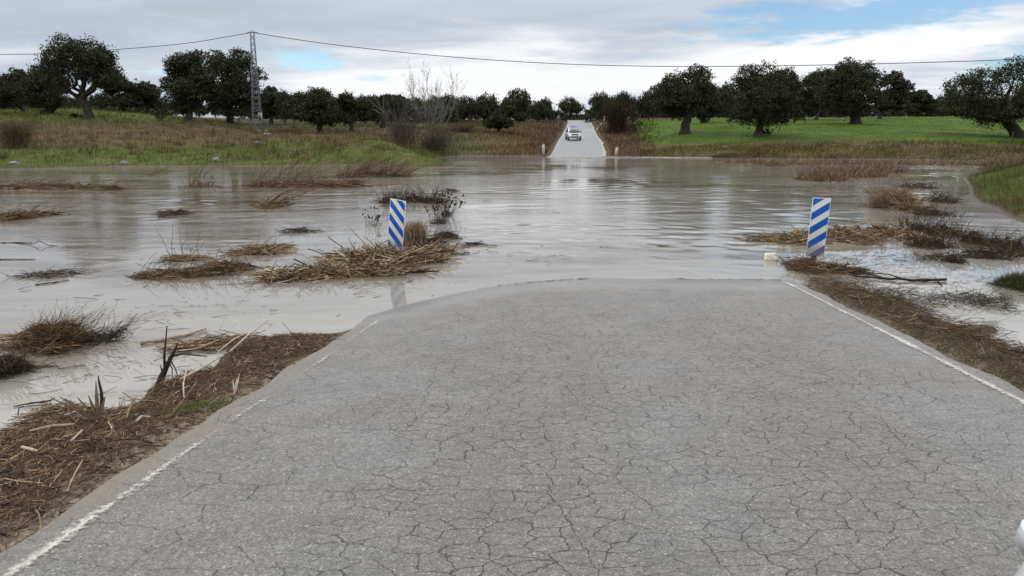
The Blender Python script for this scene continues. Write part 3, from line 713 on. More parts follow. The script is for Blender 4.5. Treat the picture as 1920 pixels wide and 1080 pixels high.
# far tree line: (trunk x, foot y, zc, x0, x1, top y, bottom y, words)
far = [(775, 222, 150, 735, 815, 180, 216, 'far oak behind the white-stemmed bare tree, toward the tower side'),
 (838, 222, 155, 800, 872, 178, 216, 'far oak behind the white-stemmed bare tree, toward the road side'),
 (905, 222, 150, 872, 940, 176, 216, 'far round oak standing behind the dense roadside oak'),
 (968, 222, 165, 934, 1003, 167, 216, 'tallest far oak left of the road crest'),
 (1020, 221, 185, 998, 1042, 182, 216, 'small far oak ending the row left of the road crest'),
 (1068, 221, 228, 1040, 1098, 184, 218, 'far oak standing across the very end of the road'),
 (1130, 221, 212, 1100, 1154, 170, 216, 'far oak with twin tops just right of the road end'),
 (1170, 221, 175, 1142, 1192, 172, 216, 'far oak behind the leafless dark thicket'),
 (1215, 221, 150, 1188, 1246, 166, 216, 'far oak behind the upright roadside bush'),
 (1258, 220, 165, 1236, 1296, 164, 216, 'far oak behind the outer flank of the stout-trunked oak'),
 (1352, 221, 160, 1328, 1385, 154, 216, 'far oak in the gap before the oak with hanging skirts'),
 (1770, 217, 175, 1742, 1796, 181, 214, 'lowest far oak beside the white post'),
 (1815, 217, 200, 1790, 1850, 172, 212, 'far oak behind the wide low crown at the field edge'),
 (1560, 220, 170, 1530, 1600, 150, 214, 'far oak glimpsed behind the tall field oak'),
 (200, 206, 150, 170, 236, 168, 202, 'far oak seen under the arm of the largest hill oak'),
 (10, 208, 130, -40, 40, 150, 204, 'far oak closing the hill at the frame edge'),
 (550, 234, 125, 520, 580, 178, 226, 'far oak filling in behind the many-stemmed oak'),
 (735, 230, 135, 700, 770, 182, 224, 'far oak rising above the dead ivy stump'),
 (1480, 220, 165, 1440, 1530, 158, 214, 'far oak behind the hanging skirts of the broad field oak')]
for i, (bx, by, zc, x0, x1, y0, y1, lb) in enumerate(far):
    oak(lb, (bx, by), zc, x0, x1, y0, y1, 500+i, proto=i % 6, group=GF)
gb = rng_(880); i = 0
for xa, xb, t0, t1, fy in ((-40, 330, 168, 186, 207), (300, 500, 188, 204, 226), (470, 700, 166, 184, 232), (485, 700, 176, 190, 228), (690, 880, 174, 186, 223), (870, 1030, 180, 192, 222), (1128, 1260, 172, 184, 221), (1330, 1560, 166, 182, 220), (1680, 1790, 186, 196, 217), (1790, 1900, 172, 186, 217)):
    px = xa
    while px < xb:
        zc = gb.uniform(150, 200) if fy < 230 else gb.uniform(108, 125); wd_ = gb.uniform(34, 58); ty = gb.uniform(t0, t1)
        oak('dark oak crown merged into the continuous far belt behind the nearer trees', (px, fy), zc, px-wd_/2, px+wd_/2, ty, fy-4, 900+i, proto=(i*5+2) % 6, group='merged oaks of the far belt')
        px += wd_*gb.uniform(.55, .85); i += 1
for i, (px, zc, wpx, hpx) in enumerate([(-140, 105, 120, 95), (-260, 120, 130, 90), (2060, 110, 130, 100), (2180, 130, 120, 80)]):
    oak('holm oak beyond the edge of the photographed hill or field', (px, C(px, 220, zc)[1]*0+219), zc, px-wpx/2, px+wpx/2, 219-hpx, 210, 560+i, proto=(i+2) % 6, group='oaks outside the photograph')

# a thin belt of scrub under the far tree line reads as one mass
mb = MB(); g = rng_(77)
for (x0, x1, zc, hy, y) in ((-60, 330, 150, 18, 206), (470, 860, 145, 40, 226), (840, 1062, 192, 24, 222), (1060, 1100, 250, 16, 222), (1096, 1260, 192, 36, 222), (1180, 1500, 172, 34, 219), (1500, 1700, 172, 30, 219), (1700, 1800, 182, 20, 219), (1780, 2050, 185, 26, 216)):
    n = int((x1-x0)*26); px = g.uniform(x0, x1, n); d = zc*g.uniform(.96, 1.08, n)
    X = (px-960)/F*d; Y = (d-CAMZ*SP)/CP; Z = T(X, Y)
    hmax = hy*zc/F*(.75+.45*fbm2(X, X*0, .22, 31, 4)); hh = np.maximum(.3, hmax)*g.random(n)**.8
    P = np.stack([X, Y, Z+hh], -1); A = unit(g, n)*.36; Bv = np.cross(unit(g, n), A)
    mb.quads(P, A, Bv*.8, (LEAF_A+(LEAF_C-LEAF_A)*g.random((n, 1)))*(.8+.5*g.random((n, 1))))
tag(mb.build('far_woodland', M_LEAF), 'dark scrubby wood closing the view under the far oaks', kind='stuff')

# bushes: foliage and stems
def bush(name, label, base, zc, x0, x1, y0, seed, n=2500, cols=(LEAF_A, LEAF_B, LEAF_C), size=.10, bare=0, nb=8, twig=BK2*.8, group=None):
    bx, by = base; B = C(bx, by, zc); B[2] = Tp(B[0], B[1])-.03; s = zc/F
    g = rng_(seed); top = AY(bx, y0, B[1])[2]-B[2]; hw = (x1-x0)/2*s; cx = AY((x0+x1)/2, (by+y0)/2, B[1])[0]-B[0]
    root = empty(name, B, label, 'bush', group)
    if n:
        bl = [(b[0]+cx, b[1], b[2], b[3], .9) for b in envelope(g, hw, hw*.8, .05, top, nb, .4, .6)]
        link('foliage', crown_mesh('foliage', g, bl, n, size, cols), M_LEAF, root)
    m_ = MB(); k_ = bare or 14
    P0 = g.normal(size=(k_, 3))*np.array([hw*.30, hw*.25, 0]); P0[:, 0] += cx*.3
    tip = np.stack([cx+g.uniform(-1, 1, k_)*hw*.95, g.uniform(-1, 1, k_)*hw*.7, top*(1-.55*g.random(k_)**1.4)], -1)
    t = np.linspace(0, 1, 6)[None, :, None]
    P = P0[:, None]*(1-t)+tip[:, None]*t+np.sin(t*np.pi)*np.stack([-(tip-P0)[:, 0]*.12, 0*tip[:, 0], top*.06+0*tip[:, 0]], -1)[:, None]
    P[:, 1:-1] += g.normal(size=(k_, 4, 3))*.03*top
    m_.tubes(P, np.linspace(.018, .005, 6)*zc/80, 3, twig*(.7+.6*g.random((k_, 1))))
    if bare:
        idx = g.integers(2, 6, k_*3); src = P[g.integers(0, k_, k_*3), idx-1]
        e = src+unit(g, k_*3)*np.array([1, 1, .8])*top*.16+np.array([0, 0, top*.07])
        md = (src+e)/2+g.normal(size=src.shape)*.02*top
        m_.tubes(np.stack([src, md, e], 1), np.array([.011, .008, .005])*zc/80, 3, twig*(.7+.6*g.random((k_*3, 1))))
    link('stems', m_.mesh('stems'), M_TWIG, root)
    return root
RT = np.array([.085, .055, .038])
bush('shrub', 'brown twiggy shrub of dry stems on the bank at the frame edge', (34, 278), 61, -18, 72, 222, 601, 160, (OLIVE, RT*1.3, OLIVE*.9), .05, 420, twig=np.array([.085, .066, .04]))
bush('bush', 'small grey-green bush on the hill before the pointed-top oak', (298, 224), 92, 284, 312, 200, 602, 900, (LEAF_B, np.array([.06, .075, .035]), LEAF_C), .09)
bush('bush', 'low dark bush at the foot of the largest hill oak', (150, 226), 86, 128, 160, 212, 603, 800, size=.09)
bush('bush', 'round clipped-looking bush at the foot of the forked field oak', (1437, 255), 85, 1424, 1450, 240, 604, 1200, size=.08, nb=6)
bush('bush', 'upright dark green bush by the far road beside the field', (1193, 249), 104, 1179, 1207, 205, 605, 1600, size=.10)
bush('thicket', 'tall leafless dark thicket beside the far road bend', (1158, 247), 108, 1122, 1190, 184, 606, 1500, (LEAF_A, LEAF_B, LEAF_C*.8), .09, 420, twig=RT*.45)
bush('thicket', 'grey leafless thicket on the creek bank below the oaks', (752, 284), 74, 700, 812, 202, 607, 60, (RT*.7, RT, OLIVE*.7), .05, 190, twig=np.array([.062, .05, .04]))
bush('thicket', 'reddish leafless scrub round the foot of the white-stemmed bare tree', (808, 292), 76, 768, 866, 238, 608, 60, (RT*.7, RT, OLIVE*.7), .05, 170, twig=np.array([.06, .045, .035]))
bush('thicket', 'brown bare scrub between the creek and the dense roadside oak', (868, 268), 97, 836, 905, 232, 609, 500, (RT, RT*1.2, OLIVE), .08, 160, twig=RT)

# bare tree with pale stems
def bare_tree(name, label, base, zc, ys, stems, seed, col, r0, levels=3, spread=.42):
    bx, by = base; B = C(bx, by, zc); B[2] = Tp(B[0], B[1])-.05; s = zc/F; g = rng_(seed)
    root = empty(name, B, label, 'tree')
    segs = {0: [], 1: [], 2: [], 3: []}
    def grow(p, d, L, r, lev):
        n = 5; P = [p]
        for i in range(n-1):
            d = d+g.normal(size=3)*.11+np.array([0, 0, .015]); d /= np.linalg.norm(d); P.append(P[-1]+d*L/(n-1))
        segs[lev].append((np.array(P), np.linspace(r, r*.45, n)))
        if lev >= levels: return
        for i in range((7, 6, 5)[lev]):
            t = g.uniform(.28, 1.0); q = P[min(n-2, int(t*(n-1)))]; q = q+(P[min(n-1, int(t*(n-1))+1)]-q)*((t*(n-1)) % 1)
            dd = d+unit(g, 1)[0]*spread*(1.0+.25*lev); dd[2] += .06; dd /= np.linalg.norm(dd)
            grow(q, dd, L*g.uniform(.32, .52), max(.0075, r*.40), lev+1)
    for tx, ty, rr in stems:
        tip = AY(tx, ty, B[1])-B; tip[1] = g.uniform(-1, 1)*1.4
        L = np.linalg.norm(tip)*.68; grow(np.array([g.uniform(-.25, .25), g.uniform(-.2, .2), 0]), tip/np.linalg.norm(tip), L, r0*rr, 0)
    t_ = MB(); b_ = MB()
    for lev, lst in segs.items():
        if not lst: continue
        (t_ if lev == 0 else b_).tubes(np.array([a for a, _ in lst]), np.array([q for _, q in lst]), 5 if lev == 0 else 3, col*(1.0 if lev == 0 else .85))
    link('trunk', t_.mesh('trunk', True), M_BARK, root); link('crown', b_.mesh('crown'), M_BARK, root)
    return root
PALE = np.array([.16, .15, .137])
bare_tree('bare_tree', 'leafless white-stemmed tree fanning out above the creek bank', (806, 288), 76, 118, [(752, 138, .9), (776, 128, 1), (800, 120, 1.1), (828, 128, 1.1), (856, 138, 1), (884, 150, .9), (820, 150, .8), (842, 165, .8)], 41, PALE, .052)
bare_tree('bare_tree', 'smaller leafless grey tree between the dead stump and the white-stemmed tree', (742, 272), 82, 165, [(705, 176, 1), (728, 168, 1), (752, 170, 1), (770, 178, .9)], 42, PALE*.5, .045)
# dead ivy-wrapped stump leaning by the creek
B = C(716, 242, 90); B[2] = Tp(B[0], B[1])
root = empty('dead_stump', B, 'leaning dark ivy-wrapped stump with pale bare boughs', 'tree stump')
mb = MB(); g = rng_(43)
mb.tube([(0, 0, -.1), (.25, 0, .8), (.6, 0, 1.5), (1.15, 0, 2.0)], [.35, .3, .28, .2], 8, BK1)
link('trunk', mb.mesh('trunk', True), M_BARK, root)
link('ivy', crown_mesh('ivy', g, [(-.1, 0, .9, .55, 1), (.35, 0, 1.4, .5, .9), (.9, 0, 1.9, .4, .8)], 500, .1), M_LEAF, root)
mb = MB()
for e in ((-1.6, .2, 3.4), (-.9, 0, 4.2), (.3, .3, 4.0), (-2.4, 0, 2.6)):
    Q = limb(g, np.array([.5, 0, 1.5]), np.array(e), 6, .12); mb.tubes(Q[None], np.linspace(.09, .02, 6)[None], 5, PALE*.55)
link('branch', mb.mesh('branch', True), M_BARK, root)

# ------------------------------------------------------------------ lattice tower, cable
def tower():
    zc = 91; B = C(483, 246, zc); B[2] = Tp(B[0], B[1])-.1
    TP = AY(473, 62, B[1])-B; topz = TP[2]
    root = empty('lattice_tower', B, 'tall slim steel lattice tower carrying the overhead cable on the hill bank', 'power pylon')
    h = topz; wb, wt = 1.15, .38; lean = TP[0]
    def corner(i, t):
        hw = (wb+(wt-wb)*t**.8)/2; sx, sy = ((-1, -1), (1, -1), (1, 1), (-1, 1))[i]
        ca, sa = math.cos(.5), math.sin(.5); x, y = sx*hw, sy*hw
        return np.array([lean*t+x*ca-y*sa, x*sa+y*ca, h*t])
    for i in range(4):
        m_ = MB(); m_.tube([corner(i, t) for t in np.linspace(0, 1, 9)], .034, 4)
        link('leg', m_.mesh('leg'), M_ZINC, root)
    m_ = MB(); N = 17; ts = np.linspace(0.01, .985, N)
    for k_ in range(N-1):
        for i in range(4):
            j = (i+1) % 4
            m_.tube([corner(i, ts[k_]), corner(j, ts[k_+1])], .019, 4); m_.tube([corner(j, ts[k_]), corner(i, ts[k_+1])], .019, 4)
            if k_ % 4 == 0: m_.tube([corner(i, ts[k_]), corner(j, ts[k_])], .025, 4)
    link('lattice_bracing', m_.mesh('lattice_bracing'), M_ZINC, root)
    m_ = MB(); m_.box((lean, 0, h+.06), (1.0, .12, .12)); m_.tube([(lean-.3, 0, h+.1), (lean, 0, h+.35), (lean+.3, 0, h+.1)], .04, 5)
    link('crossarm', m_.mesh('crossarm'), M_ZINC, root)
    for sx in (-1, 1):
        m_ = MB()
        m_.tube([(lean+sx*.45, 0, h+.06), (lean+sx*.62, 0, h-.02)], .03, 6)
        for q in range(3): m_.tube([(lean+sx*(.50+.05*q), 0, h+.035-.02*q), (lean+sx*(.52+.05*q), 0, h+.03-.02*q)], .075, 8)
        link('insulator', m_.mesh('insulator', True), M_CABLE, root)
    m_ = MB(); m_.box((.62, -.55, AY(488, 219, B[1])[2]-B[2]), (.42, .3, .95)); o = link('meter_cabinet', m_.mesh('meter_cabinet'), M_CONC, root)
    m_ = MB(); m_.box((.62, -.72, AY(488, 219, B[1])[2]-B[2]), (.30, .03, .75)); link('cabinet_door', m_.mesh('cabinet_door'), M_ZINC, o)
    m_ = MB(); m_.box((-.55, -.35, AY(471, 150, B[1])[2]-B[2]), (.28, .2, .5)); link('junction_box', m_.mesh('junction_box'), M_CONC, root)
    m_ = MB(); m_.box((.1, 0, .1), (1.9, 1.7, .3)); link('footing', m_.mesh('footing'), M_CONC, root)
    return B+np.array([lean, 0, h])
TT = tower()
def cable(label, pts, r=.042):
    P = np.array(pts); t = np.linspace(0, 1, len(P)); tt = np.linspace(0, 1, 60)
    # smooth curve through the points
    deg = min(5, len(P)-1)
    V = np.stack([np.polyval(np.polyfit(t, P[:, i], deg), tt) for i in range(3)], -1)
    mb = MB(); mb.tubes(V[None], r, 6, (.03, .03, .03))
    tag(mb.build('overhead_cable', M_CABLE, smooth=True), label, 'cable')
cable('black overhead cable sagging from the tower across the creek and the field', [TT+np.array([.62, 0, -.02])]+[C(px, py, zc) for px, py, zc in ((600, 80, 89.5), (760, 99, 88), (900, 111, 86.5), (1050, 119.5, 85), (1200, 123.5, 83.5), (1350, 124.5, 82), (1500, 123, 80.5), (1700, 118.5, 79), (1920, 110, 77), (2200, 96, 75))])
cable('shorter black overhead cable dropping from the tower behind the largest hill oak', [TT+np.array([-.62, 0, -.02])]+[C(px, py, zc) for px, py, zc in ((380, 77, 92), (300, 86, 93), (215, 93, 94), (100, 100, 95.5), (0, 102, 97), (-200, 102, 99))])

# ------------------------------------------------------------------ posts, fences, signs, rocks
def fence(label, pts, hs, r, tilt, seed, wires):
    g = rng_(seed); P0 = C(*pts[0]); root = empty('wire_fence', (P0[0], P0[1], Tp(P0[0], P0[1])), label, 'fence'); org = np.array(root.location)
    tops = []
    for (px, py, zc), h in zip(pts, hs):
        P = C(px, py, zc); P[2] = Tp(P[0], P[1])
        tl = np.array([tilt*h*g.uniform(.5, 1.4), 0, h]); m_ = MB()
        m_.tube([P-org-np.array([0, 0, .2]), P-org+tl], r, 5, (.08, .06, .05)); link('post', m_.mesh('post'), M_RUST, root)
        tops.append((P-org, tl))
    for f in wires:
        m_ = MB(); V = []
        for a, tl in tops: V.append(a+tl*f)
        m_.tubes(np.array(V)[None], .006, 3); link('wire', m_.mesh('wire'), M_RUST, root)
fence('rusty post and wire fence along the edge of the green field', [(1209, 262, 100), (1221, 263, 96), (1233, 265, 92), (1245, 268, 88), (1259, 273, 84), (1274, 277, 79.5), (1385, 276.5, 77.5), (1494, 270, 76), (1594, 267, 75.5), (1696, 265, 75), (1799, 268, 73.5), (1894, 273, 71.5), (1985, 276, 70)],
      [.95, 1, 1, 1, 1, 1.15, 1.25, 1.25, 1.25, 1.25, 1.3, 1.25, 1.2], .026, .12, 1, (.35, .65, .92))
fence('thin rusty stake fence running through the brown bank grass', [(-60, 262, 68), (129, 260, 70), (274, 252, 76), (391, 252, 79), (504, 251, 84), (640, 256, 82)], [1.45, 1.5, 1.2, 1.1, 1.1, 1.0], .024, .01, 2, (.4, .8))
for lb, px, y1, y0 in (('solitary thin rusty stake low on the green bank', 126, 291, 264),):
    P = C(px, y1, 58); P[2] = Tp(P[0], P[1]); mb = MB(); mb.tube([(0, 0, -.2), (.02, 0, 1.1)], .022, 5); tag(mb.build('metal_stake', M_RUST, loc=P), lb, 'stake')
def delineator(label, px, ybot, ytop, zc, tilt, group):
    P = C(px, ybot, zc); zg = Tp(P[0], P[1]); h = (ybot-ytop)/F*zc/CP
    root = empty('guard_post', (P[0], P[1], min(zg, 0)), label, 'guard post', group); root.rotation_euler = (0, tilt, 0)
    zb = -min(zg, 0)+P[2]
    mb = MB(); n = 10; th = np.arange(n)*2*np.pi/n
    for z0, z1, r0, r1 in ((-.2, zb+h-.1, .15, .14), (zb+h-.1, zb+h, .14, .09)):
        mb.tubes(np.array([[(0, 0, z0), (0, 0, z1)]]), np.array([[r0, r1]]), 10, cap=True)
    link('post', mb.mesh('post', True), M_CONC, root)
    mb = MB(); mb.box((0, -.145, zb+h-.35), (.12, .02, .28)); link('reflector', mb.mesh('reflector'), M_CREAM, root)
G2 = 'stubby concrete posts where the road leaves the water'
delineator('upright pale concrete post at the far waterline beside brown grass', 1019, 292, 270.5, 78, 0, G2)
delineator('tilted pale concrete post at the far waterline on the field side', 1154.5, 294.5, 276, 77, R(7), G2)
# road sign seen from behind
P = C(1046.5, 245, 127); P[2] = Tp(P[0], P[1]); hh = C(1046.5, 216, 127)[2]-P[2]
root = empty('road_sign', P, 'small grey triangular road sign seen from behind on its thin pole', 'road sign')
mb = MB(); mb.tube([(0, 0, -.2), (.05, 0, hh)], .045, 6); link('pole', mb.mesh('pole'), M_ZINC, root)
mb = MB()
mb.add([(-.42, -.05, hh-.75), (.48, -.05, hh-.75), (.03, -.05, hh+.05), (-.42, -.08, hh-.75), (.48, -.08, hh-.75), (.03, -.08, hh+.05)], [[0, 1, 4, 3], [1, 2, 5, 4], [2, 0, 3, 5]], [[0, 2, 1], [3, 4, 5]])
link('sign_plate', mb.mesh('sign_plate'), M_ZINC, root)
M_RED = simple('red_paint', (.42, .05, .035), .5); M_WHITE = simple('white_paint', (.72, .72, .70), .5, 0, .08, 4)
P = C(1132.5, 231, 150); P[2] = Tp(P[0], P[1])
root = empty('marker_post', P, 'short white marker post with red bands by the dirt track', 'marker post')
mb = MB(); mb.tube([(0, 0, -.2), (0, 0, 1.15)], .12, 8); link('post', mb.mesh('post'), M_WHITE, root)
for z in (.75, 1.05, 1.2):
    mb = MB(); mb.tube([(0, 0, z), (0, 0, z+.14)], .14, 8); link('band', mb.mesh('band'), M_RED, root)
P = C(1809.5, 215, 158); P[2] = Tp(P[0], P[1])
root = empty('white_pillar', P, 'small white gate pillar beyond the green field', 'pillar')
mb = MB(); mb.box((0, 0, .6), (.42, .42, 1.4)); link('shaft', mb.mesh('shaft'), M_WHITE, root)
mb = MB(); mb.box((0, 0, 1.36), (.56, .56, .14)); mb.tube([(0, 0, 1.42), (0, 0, 1.62)], [.2, .06], 8); link('cap', mb.mesh('cap'), M_WHITE, root)
def rock(label, px, py, zc, w, h, seed, group=None, m=None, z=None):
    P = C(px, py, zc); P[2] = Tp(P[0], P[1]) if z is None else z
    g = rng_(seed); n = 14; V = []; 
    for i in range(7):
        t = i/6*np.pi*.62
        for j in range(n):
            a = j/n*2*np.pi; k_ = 1+.22*math.sin(2*a+seed)+.14*math.sin(3*a+2*i+seed)+.08*g.normal()
            V.append((math.sin(t+.12)*math.cos(a)*w/2*k_, math.sin(t+.12)*math.sin(a)*w/2.4*k_, math.cos(t)*h*(1+.06*g.normal())))
    V = np.array(V); idx = np.arange(7*n).reshape(7, n)
    Q = np.stack([idx[:-1], np.roll(idx[:-1], -1, 1), np.roll(idx[1:], -1, 1), idx[1:]], -1).reshape(-1, 4)[:, ::-1]
    mb = MB(); mb.add(V, Q, [[0, j, j+1] for j in range(1, n-1)])
    tag(mb.build('rock', m or M_ROCK, loc=P), label, 'rock', group)
rock('largest pale rock on the brown bank below the lattice tower', 501, 256, 78, .75, .30, 1)
rock('small pale rock just below the largest bank rock', 482, 266, 71, .5, .22, 2)
rock('flat pale rock beside the smaller bank rock', 497, 269, 70, .38, .14, 3)
rock('pale boulder at the waterline under the green bank', 405, 306, 56.5, .7, .26, 4)
rock('flat grey rock at the waterline near the frame edge', 28, 313, 51, .75, .2, 5)
rock('small grey stone at the waterline between the two waterline boulders', 234, 309, 54, .6, .2, 6)
rock('pale flat stones on the field edge by the fence', 1360, 278, 78, 1.2, .12, 7)

# pale dirt track joining the far road
def ribbon(name, pts, wd, m, label, lift=.05):
    P = np.array(pts, float); t = np.linspace(0, 1, len(P)); tt = np.linspace(0, 1, 40)
    X = np.interp(tt, t, P[:, 0]); Y = np.interp(tt, t, P[:, 1]); dX = np.gradient(X); dY = np.gradient(Y); L = np.hypot(dX, dY)+1e-9
    V = []
    for k_ in (-1, -.5, 0, .5, 1):
        x = X-dY/L*wd/2*k_; y = Y+dX/L*wd/2*k_; V.append(np.stack([x, y, T(x, y)+lift], -1))
    V = np.stack(V, 1); n = np.arange(200).reshape(40, 5)
    o = link(name, make_mesh(name, V.reshape(-1, 3), np.stack([n[:-1, :-1], n[:-1, 1:], n[1:, 1:], n[1:, :-1]], -1).reshape(-1, 4)), m)
    tag(o, label, kind='structure')
M_TRACK = simple('pale_track', (.26, .24, .20), .9, 0, .25, 2)
def xy(px, py, zc): p = C(px, py, zc); return p[:2]
ribbon('dirt_track', [xy(1099, 240.5, 137), xy(1108, 238, 141), xy(1120, 236.5, 144), xy(1131, 235, 146)], 1.6, M_TRACK, 'pale dirt track leaving the far road')
ribbon('crossroad', [xy(1040, 225, 212), xy(1060, 224.5, 211), xy(1090, 224.3, 211), xy(1112, 224, 213)], 5.0, M_TRACK, 'pale road crossing at the crest')
# broken pale concrete gutter on the field side of the far road
Dg = np.arange(76.5, 190, 1.0); wob = .25*fbm2(Dg, Dg*0, .22, 3, 3)
V = []
for k_ in (0, .5, 1):
    u = 2.55+wob*(.4 if k_ == 0 else 1)+k_*(.24+.35*np.abs(fbm2(Dg, Dg*0, .5, 8, 2))); V.append(np.stack([road_x(Dg)+u, Dg, road_z(np.minimum(u, 2.9), Dg)+.03+.03*k_], -1))
V = np.stack(V, 1); n = np.arange(len(Dg)*3).reshape(-1, 3)
tag(link('road_kerb', make_mesh('road_kerb', V.reshape(-1, 3), np.stack([n[:-1, :-1], n[:-1, 1:], n[1:, 1:], n[1:, :-1]], -1).reshape(-1, 4)), simple('pale_kerb', (.23, .225, .20), .85, 0, .3, 3)), 'pale crumbling gutter along the far road', kind='structure')

# ------------------------------------------------------------------ striped panels at the edge of the water
def stripes(name, slope, period, phase, w_, zt):
    m, t = mat(name); co = t.n('ShaderNodeTexCoord').outputs['Object']
    x, _, z = t.n('ShaderNodeSeparateXYZ', {0: co}).outputs
    s = t.m('SUBTRACT', zt, t.m('ADD', z, 0.0)); s = t.m('ADD', s, t.m('MULTIPLY', t.m('ADD', x, w_/2), slope))
    f = t.m('FRACT', t.m('ADD', t.m('DIVIDE', t.m('SUBTRACT', s, phase), period), 20.0))
    blue = t.m('LESS_THAN', f, .53)
    ed = t.m('GREATER_THAN', t.m('ABSOLUTE', x), w_/2-.009); blue = t.m('MULTIPLY', blue, t.m('SUBTRACT', 1.0, ed))
    blue = t.m('MULTIPLY', blue, t.m('LESS_THAN', z, zt-.009))
    n = t.noise(co, 5, 5, .65); d = t.sm(t.noise(t.mapv(co, (9, 9, 2)), 2.0, 5, .65), .45, .8)
    c = t.mix(blue, rgb(.52, .52, .49), rgb(.0, .072, .33))
    c = t.mix(t.m('MULTIPLY', d, .22), c, rgb(.26, .23, .18))
    mud = t.m('MULTIPLY', t.sm(t.m('ADD', z, t.m('MULTIPLY', t.m('SUBTRACT', t.noise(co, 16, 5, .7), .5), .35)), .46, .24), .55)
    c = t.mix(mud, c, rgb(.20, .16, .115))
    c = t.n('ShaderNodeVectorMath', {0: c, 3: t.sm(n, .3, .7, .88, 1.1)}, operation='SCALE').outputs[0]
    b = t.n('ShaderNodeBsdfPrincipled', {'Base Color': c, 'Roughness': .6, 'Specular IOR Level': .15}); finish(t, b.outputs[0]); return m
def panel(label, base, zb, h, wd, lean, yaw, m, postw=.085):
    root = empty('striped_panel', base, label, 'road marker', 'blue and white striped panels guarding the flooded dip'); root.rotation_euler = (0, lean, yaw)
    mb = MB(); t_ = .012
    mb.box((0, 0, zb+h/2), (wd, t_, h)); o = link('panel', mb.mesh('panel'), m, root)
    b_ = o.modifiers.new('bevel', 'BEVEL'); b_.width = .004; b_.segments = 2
    mb = MB(); mb.box((0, .05, (zb+h-.15)/2-.3), (postw, .05, zb+h-.15+.6)); link('post', mb.mesh('post'), M_ZINC, root)
    for z in (.2, .78):
        mb = MB(); mb.box((0, .018, zb+h*z), (.13, .02, .035)); link('bracket', mb.mesh('bracket'), M_ZINC, root)
        mb = MB(); mb.tubes(np.array([[(0, -.004, zb+h*z), (0, -.0105, zb+h*z)]]), np.array([[.009, .008]]), 8, cap=True); link('bolt', mb.mesh('bolt'), M_ZINC, root)
Pr = C(1525.5, 499, 12.6); Pr[2] = 0
panel('blue and white striped panel with stripes rising to the field side, its grey post bare', Pr, .175, .985, .312, R(2.3), R(2), stripes('stripes_rising',   .67, .243, .262, .312, 1.16))
Pl = C(738.5, 488, 12.95); Pl[2] = 0
panel('blue and white striped panel standing in a reed heap beside a dry tuft', Pl, .155, .955, .315, R(6.6), R(-24), stripes('stripes_falling', -.98, .232, .0, .315, 1.11))

# pale blocks
def block(label, px, py, zc, sz, rz):
    P = C(px, py, zc); P[2] = 0
    mb = MB(); h = sz[2]
    w2, d2 = sz[0]/2, sz[1]/2; V = []
    for z, k_ in ((-.25, 1.06), (h-.018, 1.0), (h, .92)):
        for x, y in ((-1, -1), (1, -1), (1, 1), (-1, 1)): V.append((x*w2*k_, y*d2*k_, z))
    mb.add(V, [[0, 1, 5, 4], [1, 2, 6, 5], [2, 3, 7, 6], [3, 0, 4, 7], [4, 5, 9, 8], [5, 6, 10, 9], [6, 7, 11, 10], [7, 4, 8, 11], [8, 9, 10, 11]])
    o = tag(mb.build('concrete_block', M_CREAM, loc=P), label, 'block', 'cream blocks just clear of the water'); o.rotation_euler = (0, 0, rz)
block('cream block standing clear in the water before the bare-post striped panel', 1446, 482, 13.3, (.20, .15, .105), .08)
block('small cream block wedged in reeds by the dry tuft', 797.5, 466, 14.3, (.125, .1, .10), -.1)

# ------------------------------------------------------------------ flood debris
PD, PM, PLt, PP = np.array([.052, .034, .021]), np.array([.138, .089, .051]), np.array([.27, .195, .115]), np.array([.42, .34, .235])
BLK = np.array([.030, .024, .019])
def palette(g, n, w_):
    cs = np.stack([PD, PM, PLt, PP, BLK]); w_ = np.array(list(w_)+[0]*(5-len(w_)), float)
    return cs[g.choice(5, n, p=w_/w_.sum())]*(.7+.6*g.random((n, 1)))
STR = (.30, .42, .22, .05); DRK = (.35, .10, .02, .0, .8); REE = (.15, .45, .33, .07); RUS = (.35, .55, .1)
def stalks(mb, g, n, ctr, L, r, yaw, pitch, col, bend=.12, k=5, bent=.0):
    """n loose stalks centred at ctr"""
    d = np.stack([np.cos(yaw)*np.cos(pitch), np.sin(yaw)*np.cos(pitch), np.sin(pitch)], -1)
    t = np.linspace(-.5, .5, k)[None, :, None]
    off = unit(g, n)*np.array([1, 1, .5])*(L*bend*g.random(n))[:, None]
    P = ctr[:, None]+d[:, None]*(t*L[:, None, None])+off[:, None]*(1-(2*t)**2)
    if bent:
        kk = g.random(n) < bent; o2 = unit(g, n)*(L*.35)[:, None]*kk[:, None]; P[:, 3:] += o2[:, None]*np.linspace(.5, 1.1, k-3)[None, :, None]
    taper = np.linspace(1.0, .55, k)[None]
    mb.tubes(P, r[:, None]*taper, 3, col)
